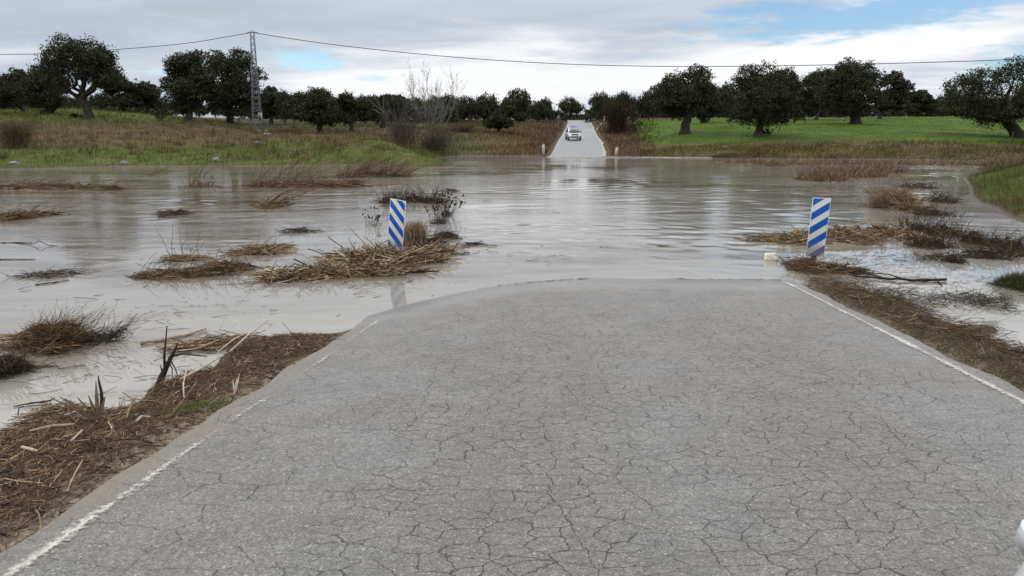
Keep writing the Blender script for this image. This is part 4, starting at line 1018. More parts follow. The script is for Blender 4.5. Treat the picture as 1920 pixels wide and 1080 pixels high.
def heap(name, label, cat, ell, h, n, L=(.15, .6), r=(.003, .009), w_=STR, yaw=0.0, ys=.6, pitch=.22, core=True, seed=1, group=None, up=0, uplen=(.3, .7), lean=.35, upr=.006, curl=.12, flat=False, seeds=0, bent=.15, z0=0.0, sp=.35):
    """ell: list of (px, py, half width px, half depth m, relative height) patches floating on the water"""
    g = rng_(seed); C0 = W(ell[0][0], ell[0][1]); org = np.array([C0[0], C0[1], z0]); mb = MB()
    area = np.array([e[2]*W(e[0], e[1])[1]*e[3] for e in ell]); area = area/area.sum()
    for e, ar in zip(ell, area):
        c = W(e[0], e[1])-org; c[2] = 0; zc = W(e[0], e[1])[1]/CP; a = e[2]*zc/F; b = e[3]; hh = h*e[4]
        m_ = int(n*ar)+1
        q = g.random(m_)**.6; q = np.where(g.random(m_) < .10, q*g.uniform(1.0, 1.7, m_), q); th = g.uniform(0, 2*np.pi, m_)
        x = np.cos(th)*q*a; y = np.sin(th)*q*b
        edge = 1+.35*np.sin(3*th+seed)+.2*np.sin(7*th+2*seed); x *= edge; y *= edge
        zt = hh*np.clip(1-q**2, 0, 1)*(.75+.5*fbm2(x, y, 3.5/max(a, .3)+2, seed, 3))
        z = np.where(g.random(m_) < .7, zt, zt*g.random(m_))+.012
        Ls = g.uniform(*L, m_)*(.5+.8*g.random(m_)); rs = g.uniform(*r, m_)
        stalks(mb, g, m_, np.stack([x+c[0], y+c[1], z], -1), Ls, rs, yaw+g.normal(size=m_)*ys+np.pi*(g.random(m_) < .5), g.normal(size=m_)*pitch, palette(g, m_, w_), curl, bent=bent)
        if core and hh > .03:
            nr_, na = 6, 22; V = []; aa = np.arange(na)*2*np.pi/na
            for i in range(nr_):
                qq = i/(nr_-1)*.92; ed = 1+.3*np.sin(3*aa+seed)+.2*np.sin(7*aa+2*seed)
                zz = hh*.8*(1-qq**2)*(.75+.5*fbm2(np.cos(aa)*qq*a*ed, np.sin(aa)*qq*b*ed, 3.5/max(a, .3)+2, seed, 3))-.03
                V.append(np.stack([np.cos(aa)*qq*a*ed+c[0], np.sin(aa)*qq*b*ed+c[1], zz], -1))
            V = np.concatenate(V); idx = np.arange(nr_*na).reshape(nr_, na)
            mb.add(V, np.stack([idx[:-1], idx[1:], np.roll(idx[1:], -1, 1), np.roll(idx[:-1], -1, 1)], -1).reshape(-1, 4), None, np.repeat((PD*.9)[None], len(V), 0))
        if up:
            mu = max(1, int(up*ar)); q = g.random(mu)**.5; th = g.uniform(0, 2*np.pi, mu)
            B = np.stack([np.cos(th)*q*a*.9+c[0], np.sin(th)*q*b*.9+c[1], 0*q], -1); Ls = g.uniform(*uplen, mu)
            d = np.stack([lean+g.normal(size=mu)*sp, g.normal(size=mu)*sp*.7, np.ones(mu)], -1); d /= np.linalg.norm(d, axis=1, keepdims=True)
            t = np.linspace(0, 1, 6)[None, :, None]
            P = B[:, None]+d[:, None]*(t*Ls[:, None, None])+(t**2)*(Ls[:, None]*np.stack([lean*.5+g.normal(size=mu)*.7*sp, g.normal(size=mu)*.55*sp, -.12*np.ones(mu)], -1))[:, None]
            P[:, 2:] += g.normal(size=(mu, 4, 3))*.03*Ls[:, None, None]
            mb.tubes(P, upr*np.linspace(1, .45, 6), 3, palette(g, mu, w_))
            if seeds:
                sel = g.choice(mu, min(mu, seeds), False); tp = P[sel, -1]
                for p in tp:
                    rr = .023*(.7+.6*g.random())
                    V = np.array([(0, 0, 1.6), (1, 0, 0), (0, 1, 0), (-1, 0, 0), (0, -1, 0), (0, 0, -1.3)])*rr+p
                    mb.add(V, None, [[0, 1, 2], [0, 2, 3], [0, 3, 4], [0, 4, 1], [5, 2, 1], [5, 3, 2], [5, 4, 3], [5, 1, 4]], BLK)
    o = mb.build(name, M_STRAW if not flat else M_TWIG, loc=org)
    return tag(o, label, cat, group)
GD = 'rafts of flood debris caught in the water'; GT = 'drowned plants sticking out of the water'; GB = 'dark brushwood tangles in the water'
# round the panel in the reed heap
heap('reed_heap', 'largest heap of broken brown reeds piled round the panel foot, trailing away along the water', 'reed heap', [(735, 492, 78, .55, 1.0), (668, 494, 58, .55, .8), (610, 515, 66, .40, .42), (545, 521, 66, .34, .30), (800, 476, 44, .5, .40), (705, 512, 75, .28, .3)],   .26, 2500, (.12, .75), (.005, .0125), (.28, .36, .26, .10), .12, .75, .28, seed=1, group=GD, up=26, uplen=(.15, .4))
heap('dry_tuft', 'straw-coloured upright dry tuft right behind the panel in the reed heap', 'grass tuft', [(776, 471, 21, .30, 1)], .22, 160, (.15, .4), (.003, .007), REE, seed=2, group=GT, up=900, uplen=(.40, .66), lean=.03, upr=.0045, sp=.11)
heap('debris_tail', 'dark knot of roots and reeds on the open-water end of the reed heap', 'reed heap', [(835, 446, 22, .35, 1), (812, 456, 22, .3, .8)], .14, 260, (.1, .45), (.003, .007), DRK, seed=3, group=GD, up=20, uplen=(.1, .25))
heap('teasel_plant', 'black seedheads on bare stems just past the dry tuft', 'plant', [(822, 418, 17, .45, 1), (838, 405, 10, .4, 1)], .08, 120, (.1, .3), (.002, .004), DRK, seed=4, group=GT, up=90, uplen=(.3, .85), lean=.1, upr=.004, seeds=80, flat=True)
heap('teasel_plant', 'sparser black seedheads on the hill side of the panel in the reed heap', 'plant', [(702, 423, 18, .4, 1)], .02, 10, (.1, .2), (.002, .003), DRK, seed=5, group=GT, up=26, uplen=(.2, .55), lean=.1, upr=.0035, seeds=26, flat=True, core=False)
heap('drowned_shrub', 'long low row of dark drowned shoots behind the seedheads', 'plant', [(735, 380, 26, .6, 1), (775, 377, 30, .6, .9), (815, 380, 28, .5, .7)], .22, 420, (.15, .6), (.004, .009), DRK, seed=6, group=GT, up=150, uplen=(.25, .75), lean=.05, upr=.009, flat=True, curl=.3)
# other rafts on that side
heap('reed_raft', 'flat dark reed raft with a brushy crest and hooked end in the calm shallows', 'reed heap', [(345, 517, 62, .26, .7), (290, 519, 34, .18, .4), (415, 506, 42, .4, 1)], .13, 1100, (.12, .5), (.003, .007), (.55, .38, .1, 0), .1, .4, .2, seed=7, group=GD, up=60, uplen=(.15, .45))
heap('reed_raft', 'thin straw raft with two bare sprouting twigs behind the hooked raft', 'reed heap', [(348, 487, 36, .22, 1)], .07, 260, (.15, .5), (.003, .006), STR, .05, .4, .12, seed=8, group=GD, up=9, uplen=(.4, .9), lean=.2)
heap('reed_raft', 'narrow brown reed raft drifting toward the largest reed heap', 'reed heap', [(482, 474, 44, .34, 1), (520, 466, 22, .3, .6)], .11, 420, (.15, .55), (.003, .008), STR, .3, .4, .2, seed=9, group=GD, up=10, uplen=(.2, .5))
heap('reed_raft', 'straggling twig line under the narrow drifting raft', 'reed heap', [(90, 517, 46, .3, 1), (130, 512, 20, .2, 1)], .05, 130, (.12, .4), (.003, .006), DRK, .1, .5, .2, seed=10, group=GD, core=False)
heap('wrack_line', 'long brown wrack line lying off the green bank', 'reed heap', [(60, 354, 75, .6, 1), (140, 354, 60, .5, .7), (200, 355, 28, .5, .8)], .22, 620, (.3, 1.1), (.008, .018), (.4, .5, .1), .05, .5, .2, seed=11, group=GD, up=50, uplen=(.3, .9), lean=.8, upr=.012)
heap('wrack_line', 'rusty wrack strip running out from the frame edge', 'reed heap', [(18, 411, 34, .5, 1), (62, 405, 36, .4, .7)], .16, 320, (.25, .9), (.006, .013), RUS, .15, .5, .2, seed=12, group=GD, up=22, uplen=(.4, .9), lean=.8, upr=.008)
heap('wrack_line', 'longest rusty wrack line with a dark brushy end nearer the panel', 'reed heap', [(530, 350, 66, .7, .7), (600, 350, 50, .6, .8), (655, 350, 26, .6, 1.3)], .24, 700, (.3, 1.1), (.008, .017), RUS, .05, .4, .2, seed=13, group=GD, up=90, uplen=(.3, .8), lean=.4, upr=.012)
heap('drowned_reeds', 'upright pale brown reeds leaning with the current off the green hump', 'plant', [(690, 330, 55, 1.2, 1), (655, 332, 30, 1.0, .8), (740, 331, 28, 1.0, .6)], .20, 380, (.3, 1.0), (.009, .017), RUS, seed=14, group=GT, up=260, uplen=(.6, 1.5), lean=.75, upr=.013)
heap('drowned_reeds', 'sparse upright reeds leaning over the rusty wrack line', 'plant', [(492, 350, 16, 1.0, 1), (540, 348, 26, 1.0, 1)], .08, 60, (.3, .8), (.008, .014), RUS, seed=15, group=GT, up=46, uplen=(.9, 2.1), lean=.55, upr=.012)
heap('drowned_reeds', 'few long slanting stems near the waterline boulder', 'plant', [(370, 333, 34, 1.0, 1), (282, 330, 14, .8, 1)], .06, 30, (.3, .7), (.008, .014), RUS, seed=16, group=GT, up=22, uplen=(.8, 1.9), lean=.65, upr=.012, core=False)
heap('drowned_reeds', 'russet drowned plants standing thin in the dark reflection', 'plant', [(375, 350, 32, .8, 1)], .05, 40, (.2, .7), (.007, .013), RUS, seed=17, group=GT, up=70, uplen=(.2, .6), lean=.2, upr=.011)
heap('reed_clump', 'lone clump of long reeds swept sideways in midstream', 'reed clump', [(510, 386, 26, .7, 1)], .14, 200, (.2, .8), (.006, .012), (.35, .4, .2), seed=18, group=GT, up=44, uplen=(.5, 1.15), lean=.95, upr=.009)
heap('twig_bundle', 'small dark twig bundle floating in midstream between wrack lines', 'twigs', [(328, 402, 26, .5, 1)], .10, 120, (.15, .6), (.005, .010), DRK, .05, .4, .2, seed=19, group=GD)
heap('twig_bundle', 'thin twisted twig bundle floating before the narrow raft', 'twigs', [(558, 435, 34, .3, 1)], .06, 70, (.15, .6), (.004, .009), DRK, .1, .4, .2, seed=20, group=GD, core=False)
heap('twig_bundle', 'dark twig scrap floating on the open water past the reed heap', 'twigs', [(888, 459, 20, .2, 1)], .03, 40, (.15, .4), (.003, .008), DRK, 0, .3, .1, seed=21, group=GD, core=False)
heap('twig_bundle', 'short dark floating scrap in the fast open water', 'twigs', [(846, 358, 16, .4, 1)], .06, 30, (.2, .6), (.006, .012), DRK, 0, .3, .1, seed=22, group=GD, core=False)
g = rng_(120); mb = MB()
for (px, py, hw, hd, n) in ((450, 480, 380, 4.0, 150), (640, 530, 200, 1.0, 110), (250, 700, 260, 1.0, 90), (330, 590, 200, .9, 60), (1750, 520, 170, 1.8, 200), (1640, 480, 180, 1.2, 120), (560, 370, 300, 9, 90), (1600, 360, 250, 8, 80), (1000, 470, 200, 2.0, 30)):
    c = W(px, py); zc = c[1]/CP; x = c[0]+g.normal(size=n)*hw*zc/F*.5; y = c[1]+g.normal(size=n)*hd*.5
    k = T(x, y) < -.03; x, y = x[k], y[k]; n = len(x); sc_ = max(1, zc/11)
    stalks(mb, g, n, np.stack([x, y, .008+0*x], -1), g.uniform(.03, .28, n)*sc_, g.uniform(.0015, .004, n)*sc_, g.normal(size=n)*.5+.1, g.normal(size=n)*.10, palette(g, n, (.4, .35, .12, .03, .3)), .25, bent=.3)
tag(mb.build('floating_litter', M_STRAW), 'loose bits of reed and twig drifting on the flood water', kind='stuff')
# near tussocks
heap('grass_tussock', 'shaggy brown grass tussock, the biggest in the near shallows, with stems streaming off', 'tussock', [(100, 650, 44, .26, 1)], .30, 1500, (.12, .40), (.002, .005), (.45, .45, .12), seed=23, group=GT, up=260, uplen=(.2, .52), lean=.35, upr=.003, curl=.4)
heap('grass_tussock', 'loose wisps of drowned stems streaming from the shaggy tussock', 'tussock', [(180, 638, 44, .3, 1), (212, 636, 16, .2, 1)], .05, 150, (.12, .45), (.002, .0045), DRK, .4, .6, .5, seed=24, group=GT, up=50, uplen=(.15, .5), lean=.6, upr=.003, core=False)
heap('grass_tussock', 'dark half-drowned tussock cut by the frame edge', 'tussock', [(2, 700, 40, .22, 1)], .14, 700, (.1, .35), (.002, .004), DRK, seed=25, group=GT, up=120, uplen=(.1, .35), lean=.5, upr=.003, curl=.4)
heap('twig_bundle', 'bleached wispy straw drift beside the dark half-drowned tussock', 'twigs', [(10, 645, 40, .4, 1)], .04, 240, (.1, .4), (.002, .004), (.2, .3, .4, .2), .1, .5, .1, seed=26, group=GD, core=False)
heap('twig_bundle', 'fine floating litter line along the muddy berm', 'twigs', [(110, 775, 62, .20, 1), (60, 800, 40, .15, 1), (165, 790, 30, .1, 1)], .03, 320, (.06, .28), (.002, .004), (.4, .4, .15), .2, .7, .15, seed=27, group=GD, core=False)
heap('twig_bundle', 'brown floating twigs gathered off the berm by the pale pole', 'twigs', [(400, 648, 52, .28, 1), (360, 652, 30, .2, 1), (450, 640, 34, .15, 1)], .05, 300, (.1, .5), (.002, .006), STR, .15, .5, .15, seed=28, group=GD, core=False)
# the field side
heap('reed_heap', 'wide mat of broken straw-brown reeds behind the bare-post panel', 'reed heap', [(1580, 447, 85, .75, 1), (1490, 452, 66, .60, .7), (1650, 440, 50, .6, .8), (1700, 446, 40, .4, .5)], .20, 2200, (.15, .6), (.005, .011), REE, .1, .9, .25, seed=31, group=GD, up=30, uplen=(.1, .35))
heap('grass_hummock', 'rounded tawny hummock of combed dry grass in the side channel', 'tussock', [(1682, 390, 38, .7, 1)], .52, 900, (.4, 1.0), (.004, .009), REE, .25, .35, .35, seed=32, group=GT, up=420, uplen=(.4, .85), lean=-.35, upr=.006)
heap('brushwood', 'tallest dark brush tangle between the tawny hummock and the grassy spit', 'brushwood', [(1765, 440, 34, .6, 1), (1740, 462, 42, .5, .8), (1715, 430, 26, .5, .6)], .18, 520, (.15, .6), (.003, .008), DRK, .3, 1.0, .6, seed=33, group=GB, up=240, uplen=(.2, .75), lean=.1, upr=.005, flat=True, curl=.45)
heap('brushwood', 'dark brush strewn behind the tawny hummock', 'brushwood', [(1722, 352, 34, 1.0, 1)], .12, 150, (.2, .9), (.004, .010), DRK, .3, .9, .5, seed=34, group=GB, up=80, uplen=(.2, .6), lean=.2, upr=.006, flat=True, curl=.45)
heap('brushwood', 'low dark brush arching between the tawny hummock and the spit', 'brushwood', [(1762, 378, 32, .9, 1)], .12, 140, (.2, .9), (.004, .010), DRK, .3, .9, .5, seed=341, group=GB, up=40, uplen=(.2, .7), lean=.4, upr=.006, flat=True, curl=.45)
heap('brushwood', 'dark brush skirting the near foot of the tawny hummock', 'brushwood', [(1742, 402, 36, .7, 1)], .12, 150, (.2, .8), (.004, .009), DRK, .3, .9, .5, seed=342, group=GB, up=40, uplen=(.2, .5), lean=.2, upr=.005, flat=True, curl=.45)
heap('brushwood', 'small dark brush dome floating on a reddish stick', 'brushwood', [(1822, 455, 20, .3, 1)], .24, 240, (.1, .35), (.003, .006), DRK, .3, 1.0, .6, seed=35, group=GB, up=60, uplen=(.1, .3), flat=True, curl=.4)
heap('brushwood', 'sprawling wet brush tangle at the frame edge under the grassy spit', 'brushwood', [(1880, 462, 46, .5, 1), (1850, 482, 50, .4, .8), (1905, 478, 30, .4, .8)], .14, 560, (.15, .65), (.003, .007), DRK, .25, .9, .5, seed=36, group=GB, up=70, uplen=(.15, .5), flat=True, curl=.5)
heap('brushwood', 'small round brush knot low on the pale water', 'brushwood', [(1788, 491, 20, .25, 1)], .12, 160, (.08, .3), (.002, .005), DRK, .3, 1.0, .6, seed=37, group=GB, up=30, uplen=(.08, .2), flat=True, curl=.4)
heap('brushwood', 'wiry black brush lying flat across the pale water below the round knot', 'brushwood', [(1755, 486, 52, .3, 1)], .05, 150, (.1, .5), (.002, .005), DRK, .2, .8, .3, seed=38, group=GB, flat=True, curl=.6, core=False)
heap('drowned_reeds', 'broad patch of reddish drowned reeds before the far field bank', 'plant', [(1590, 330, 75, 2.2, 1), (1540, 338, 50, 1.5, 1), (1650, 322, 50, 1.5, 1)], .10, 500, (.3, .9), (.010, .02), RUS, seed=39, group=GT, up=900, uplen=(.25, .8), lean=.15, upr=.014)
heap('drowned_reeds', 'russet reed bed strung along the far field waterline', 'plant', [(1480, 309, 70, 2.5, 1), (1400, 305, 50, 2, 1), (1600, 308, 90, 2.5, 1), (1730, 308, 70, 2.5, 1), (1830, 310, 50, 3, 1)], .10, 420, (.4, 1.2), (.012, .022), RUS, seed=40, group=GT, up=900, uplen=(.2, .65), lean=.2, upr=.018)
heap('reed_heap', 'dark reed and root wad at the foot of the bare-post panel', 'reed heap', [(1512, 504, 22, .32, 1), (1560, 509, 36, .24, .6), (1600, 513, 30, .15, .4)], .17, 620, (.1, .5), (.003, .007), (.5, .4, .1), -.1, .5, .3, seed=41, group=GD, up=46, uplen=(.1, .35), curl=.3)
heap('bramble_hoop', 'thin arching bramble hoops in the water beside the panel foot', 'plant', [(1484, 506, 12, .15, 1)], .03, 8, (.1, .2), (.002, .003), DRK, seed=42, group=GT, up=16, uplen=(.2, .5), lean=-.6, upr=.003, flat=True, core=False)
heap('twig_bundle', 'thin bramble runners crossing the pale water off the mossy verge', 'twigs', [(1690, 555, 46, .25, 1), (1750, 570, 50, .22, 1), (1650, 548, 30, .2, 1)], .05, 170, (.1, .6), (.002, .004), DRK, .1, .6, .4, seed=43, group=GD, core=False, curl=.4)
heap('twig_bundle', 'scattered black twigs on the pale water near the dark grass islet', 'twigs', [(1835, 565, 60, .55, 1)], .03, 260, (.08, .45), (.002, .004), DRK, .1, .7, .3, seed=44, group=GD, core=False, curl=.4)
heap('grass_islet', 'dark green grass islet cut by the frame edge', 'tussock', [(1915, 540, 34, .35, 1)], .16, 260, (.1, .25), (.002, .004), DRK, seed=45, group=GT, core=True)
mb = MB(); g = rng_(46); c = W(1915, 540); n = 1500; q = g.random(n)**.5; th = g.uniform(0, 6.28, n)
Bp = np.stack([np.cos(th)*q*.34, np.sin(th)*q*.35, .12*(1-q**2)], -1); Hh = np.stack([g.normal(size=n)*.05, g.normal(size=n)*.05, g.uniform(.05, .16, n)], -1)
wv = unit(g, n)*.004; wv[:, 2] = 0
mb.blades(Bp, Hh, wv, np.array([.046, .050, .022])*(.6+.8*g.random((n, 1))))
o_ = mb.build('grass', M_GRASS, bpy.data.objects['grass_islet'])

# single pieces of driftwood
def stick(name, label, pts, r, m, group=None, sides=7, branches=()):
    """pts: (px, py, z) in the photograph, standing at height z over the water"""
    P = np.array([W(a, b, z) for a, b, z in pts]); org = P[0].copy(); g = rng_(abs(hash(label)) % 9999 if False else len(label)*7)
    t = np.linspace(0, 1, len(P)); tt = np.linspace(0, 1, 14)
    V = np.stack([np.interp(tt, t, P[:, i]) for i in range(3)], -1)-org; V[1:-1] += g.normal(size=(12, 3))*.25*np.mean(r)
    mb = MB(); mb.tube(V, np.interp(tt, np.linspace(0, 1, len(r)), r)*(1+.12*g.normal(size=14)), sides)
    for b, rb in branches:
        Q = np.array([W(a, b_, z) for a, b_, z in b])-org; mb.tube(Q, np.linspace(rb, rb*.4, len(Q)), 5)
    return tag(mb.build(name, m, loc=org, smooth=True), label, 'driftwood', group)
def up(px, py_foot, py_top, px_top=None):     # an upright stick: foot on the ground or water, tip above it
    P = W(px, py_foot, 0); zc = P[1]*CP+CAMZ*SP; Z = C(px_top or px, py_top, zc); return P, Z
def standing(name, label, foot, pts, r, m, branches=(), zf=None):
    P = W(foot[0], foot[1], 0) if zf is None else W(foot[0], foot[1], zf); zc = P[1]*CP+(CAMZ-P[2])*SP
    V = np.array([C(a, b, zc)+np.array([0, dy_, 0]) for a, b, dy_ in pts])-P
    mb = MB(); mb.tube(V, r, 7)
    for bp, rb in branches:
        Q = np.array([C(a, b, zc)+np.array([0, dy_, 0]) for a, b, dy_ in bp])-P; mb.tube(Q, np.linspace(rb, rb*.35, len(Q)), 6)
    return tag(mb.build(name, m, loc=P, smooth=True), label, 'driftwood')
standing('dead_stick', 'single dark upright stick rising from the muddy berm', (190, 772), [(189, 785, 0), (191, 750, 0), (190, 735, 0), (186, 718, 0), (184, 704, 0)], [.016, .015, .012, .009, .004], M_WOODDARK)
standing('dead_branch', 'forked black branch reaching over the water from the berm', (297, 722), [(296, 730, 0), (303, 708, 0), (311, 690, 0), (320, 672, 0), (328, 656, 0), (334, 641, 0)], [.034, .030, .024, .018, .011, .004], M_WOODDARK,
  branches=[([(309, 690, 0), (306, 665, .02), (308, 640, .03), (309, 613, .04)], .013), ([(322, 668, 0), (345, 662, -.02), (392, 666, -.04)], .011), ([(318, 674, 0), (332, 685, -.05), (344, 708, -.08)], .009), ([(316, 678, 0), (326, 690, -.03), (327, 708, -.05)], .008), ([(306, 704, 0), (302, 690, 0), (300, 684, 0)], .008), ([(312, 688, 0), (313, 672, .04), (318, 668, .06)], .010)])
stick('driftwood_pole', 'long pale pole floating off the berm', [(263, 643, .02), (310, 636, .02), (350, 627, .02), (387, 616, .02)], [.020, .018, .015, .010], M_WOODPALE)
stick('drift_log', 'long dark log floating beyond the panel foot', [(1598, 517, .03), (1660, 522, .03), (1720, 525, .03), (1774, 524, .03)], [.012, .018, .026, .022], M_WOODDARK, branches=[([(1660, 522, .03), (1630, 514, .05), (1588, 509, .05)], .016), ([(1700, 525, .03), (1665, 514, .06), (1640, 513, .03)], .014), ([(1755, 524, .03), (1764, 532, .01), (1766, 538, .0)], .014)])
stick('bent_reed', 'bent reed making a tall peak over the calm water', [(18, 455, .0), (62, 458, .02), (74, 451, .11), (90, 460, .02), (108, 461, 0)], [.008, .008, .008, .007, .005], M_WOODDARK)
stick('floating_stick', 'straight thin stick floating far off the berm', [(0, 455, .012), (60, 454, .012)], [.010, .008], M_WOODDARK)
stick('floating_stick', 'pair-long thin stick drifting below the bent reed', [(0, 486, .012), (66, 486, .012)], [.010, .007], M_WOODDARK)
stick('floating_stick', 'thin dark stick afloat below the straggling twig line', [(66, 534, .01), (100, 530, .012), (130, 525, .012)], [.008, .009, .006], M_WOODDARK)
stick('floating_stick', 'knotted thin stick afloat near the upright dark stick', [(25, 762, .008), (60, 756, .012), (95, 751, .02), (103, 745, .04)], [.004, .007, .007, .004], M_WOODDARK)
stick('bent_reed', 'angular snapped reed standing in the shallows by the litter line', [(34, 779, 0), (35, 766, .05), (44, 761, .09)], [.004, .004, .003], M_WOODDARK)
stick('floating_stick', 'long thin dark stick lying off the end of the reed heap', [(735, 508, .02), (780, 510, .02), (815, 507, .02)], [.008, .014, .006], M_WOODDARK)

# ------------------------------------------------------------------ verges of the near road
def on_ground(px, py):              # the point of the ground seen at a pixel
    r = ray(px, py); s0, s1 = 1.0, 60.0
    for s in np.linspace(2.0, 40, 400):
        p = np.array([0, 0, CAMZ])+r*s
        if p[2] < 0 or p[2] < Tp(p[0], p[1]): return p
    return W(px, py)
def verge_pts(g, n, side, y0, y1, umin, umax):
    Y = np.exp(g.uniform(np.log(y0+1), np.log(y1+1), n))-1; u = umin+(umax-umin)*g.random(n)
    X = road_x(Y)+side*u; Z = T(X, Y); k = Z > (.022 if side < 0 else -.02)
    return X[k], Y[k], Z[k], u[k]
g = rng_(90); mb = MB()
X, Y, Z, u = verge_pts(g, 60000, -1, 1.6, 10.8, 2.80, 5.6)
keep = g.random(len(X)) < np.clip((u-2.84-.2*fbm2(X, Y, 1.5, 61, 3))*2.8, .05, 1); X, Y, Z, u = X[keep], Y[keep], Z[keep], u[keep]
n = len(X); thick = .055*sstep(u, 2.95, 3.7)*(.6+.6*fbm2(X, Y, 2.0, 62, 3))
big = g.random(n) < .035
L = np.where(big, g.uniform(.12, .42, n), g.uniform(.025, .14, n)); r = np.where(big, g.uniform(.003, .007, n), g.uniform(.001, .0032, n))
along = math.atan2(1, .08)+.45
stalks(mb, g, n, np.stack([X, Y, Z+.006+np.maximum(thick, 0)*g.random(n)], -1), L, r, along+g.normal(size=n)*.75, g.normal(size=n)*.22, palette(g, n, (.52, .37, .085, .022)), .2, bent=.1)
tag(mb.build('reed_litter', M_STRAW), 'matted brown reed litter on the muddy berm beside the road', kind='stuff')
g = rng_(91); mb = MB()
X, Y, Z, u = verge_pts(g, 8000, 1, 2.5, 13.5, 2.95, 5.2)
n = len(X)
stalks(mb, g, n, np.stack([X, Y, Z+.008+.03*g.random(n)], -1), g.uniform(.03, .16, n), g.uniform(.001, .0028, n), g.uniform(0, 6.28, n), g.normal(size=n)*.3, palette(g, n, (.72, .14, .03, .006, .3)), .3)
X, Y, Z, u = verge_pts(g, 9000, 1, 2.5, 13.5, 3.2, 5.2)
k = (Z < .15) & (g.random(len(X)) < .55) | (g.random(len(X)) < .10); X, Y, Z = X[k], Y[k], Z[k]; n = len(X)
stalks(mb, g, n, np.stack([X, Y, np.maximum(Z, 0)+.01+.05*g.random(n)*np.clip(.6+fbm2(X, Y, 1.8, 67, 3), 0, 1.4)], -1), g.uniform(.06, .34, n), g.uniform(.0014, .0042, n), 2.0+g.normal(size=n)*.8, g.normal(size=n)*.28, palette(g, n, (.45, .32, .10, .02, .25)), .25, bent=.3)
tag(mb.build('leaf_litter', M_STRAW), 'dark rotted litter and straw on the mossy verge', kind='stuff')
g = rng_(92); mb = MB()
X, Y, Z, u = verge_pts(g, 66000, 1, 2.5, 13.2, 2.98, 5.2)
k = (g.random(len(X)) < np.clip(.5+fbm2(X, Y, 1.2, 63, 3), .05, 1))*(Z > .01); X, Y, Z = X[k], Y[k], Z[k]; n = len(X)
tn = np.clip(.5+.8*fbm2(X, Y, .9, 64, 3), 0, 1)[:, None]
col = (np.array([.046, .033, .020])*(1-tn)+np.array([.050, .058, .016])*tn)*(.6+.8*g.random((n, 1)))
wv = unit(g, n)*np.array([1, 1, 0])*.0028
mb.blades(np.stack([X, Y, Z-.003], -1), np.stack([g.normal(size=n)*.03, g.normal(size=n)*.03, g.uniform(.015, .05, n)*(1+.9*np.clip(fbm2(X, Y, 2.2, 65, 3), -.5, 1))], -1), wv, col)
tag(mb.build('verge_grass', M_GRASS), 'short dull grass and moss on the verge beside the road', kind='stuff')
def tuft(label, px, py, rad_, n, h, col, seed, group='green grass tufts at the edge of the litter'):
    g = rng_(seed); P = on_ground(px, py); q = g.random(n)**.6*rad_; th = g.uniform(0, 6.28, n); mb = MB()
    mb.blades(np.stack([np.cos(th)*q, np.sin(th)*q, 0*q-.005], -1), np.stack([np.cos(th)*q*.6+g.normal(size=n)*.02, np.sin(th)*q*.6+g.normal(size=n)*.02, h*(.4+.6*g.random(n))], -1), unit(g, n)*np.array([1, 1, 0])*.0022, np.array(col)*(.6+.8*g.random((n, 1))))
    tag(mb.build('grass_tuft', M_GRASS, loc=P), label, 'grass tuft', group)
tuft('faint green grass tuft deeper in the reed litter', 352, 778, .16, 300, .07, (.07, .085, .025), 1)
tuft('brightest green grass tuft at the sandy edge below the white split reed', 404, 768, .11, 380, .085, (.07, .125, .025), 2)
tuft('small green tuft by the road edge above the split reed', 470, 748, .10, 160, .05, (.065, .08, .025), 3)
g = rng_(95); mb = MB(); us_ = g.uniform(-2.35, 2.85, 420); Dv = np.linspace(7, 13, 800)
Zt = road_z(us_[:, None], Dv[None]); Dw = Dv[np.argmax(Zt < .004, 1)]
k = g.random(420) < np.clip(.30+.9*fbm2(us_, us_*0, 2.6, 66, 3), .02, .8)*sstep(us_, -2.4, -.5); us_, Dw = us_[k], Dw[k]; n = len(us_)
stalks(mb, g, n, np.stack([road_x(Dw)+us_, Dw+g.normal(size=n)*.02, .012+0*us_], -1), g.uniform(.015, .10, n), g.uniform(.0012, .003, n), g.normal(size=n)*.5, g.normal(size=n)*.08, palette(g, n, DRK), .25)
tag(mb.build('waterline_debris', M_TWIG), 'thin dark line of twig scraps along the water edge on the asphalt', kind='stuff')
# pale reed pieces lying on the berm
def reed(label, pts, r, seed, m=M_WOODPALE, name='reed_stalk', lift=.05, group='pale broken reeds on the berm'):
    P = np.array([on_ground(a, b)+np.array([0, 0, lift+dz_]) for a, b, dz_ in pts]); org = P[0].copy(); mb = MB(); mb.tube(P-org, r, 6)
    return tag(mb.build(name, m, loc=org, smooth=True), label, 'reed', group)
M_REEDW = simple('bleached_reed', (.30, .25, .18), .7, 0, .25, 30)
reed('long pale reed slanting up the berm toward the far panel', [(432, 672, .02), (470, 648, .08), (505, 628, .12)], [.010, .010, .006], 1, M_REEDW)
reed('pale reed slanting beside the longest one, nearer the black branch', [(408, 670, .0), (440, 655, .06), (465, 640, .05)], [.008, .008, .005], 2, M_REEDW)
reed('bleached reed lying flat above the curled pale strip', [(340, 728, .03), (378, 712, .05), (416, 694, .08)], [.009, .010, .006], 3, M_REEDW)
reed('curled pale strip hanging on the berm edge', [(346, 757, .0), (346, 742, .05), (352, 728, .10), (358, 718, .12)], [.005, .006, .006, .004], 4, M_REEDW)
reed('thick bleached reed piece low in the litter', [(44, 858, .02), (58, 862, .02), (72, 866, .02)], [.009, .010, .008], 5, M_REEDW)
reed('short bleached reed chip in mid litter', [(136, 847, .02), (157, 829, .03)], [.007, .006], 6, M_REEDW)
reed('long brown reed half sunk along the top of the litter', [(60, 826, .02), (100, 820, .03), (142, 814, .02)], [.010, .011, .008], 7)
reed('broad pale reed end beside the two chips', [(258, 808, .02), (268, 802, .03), (283, 800, .02)], [.008, .010, .006], 8, M_REEDW)
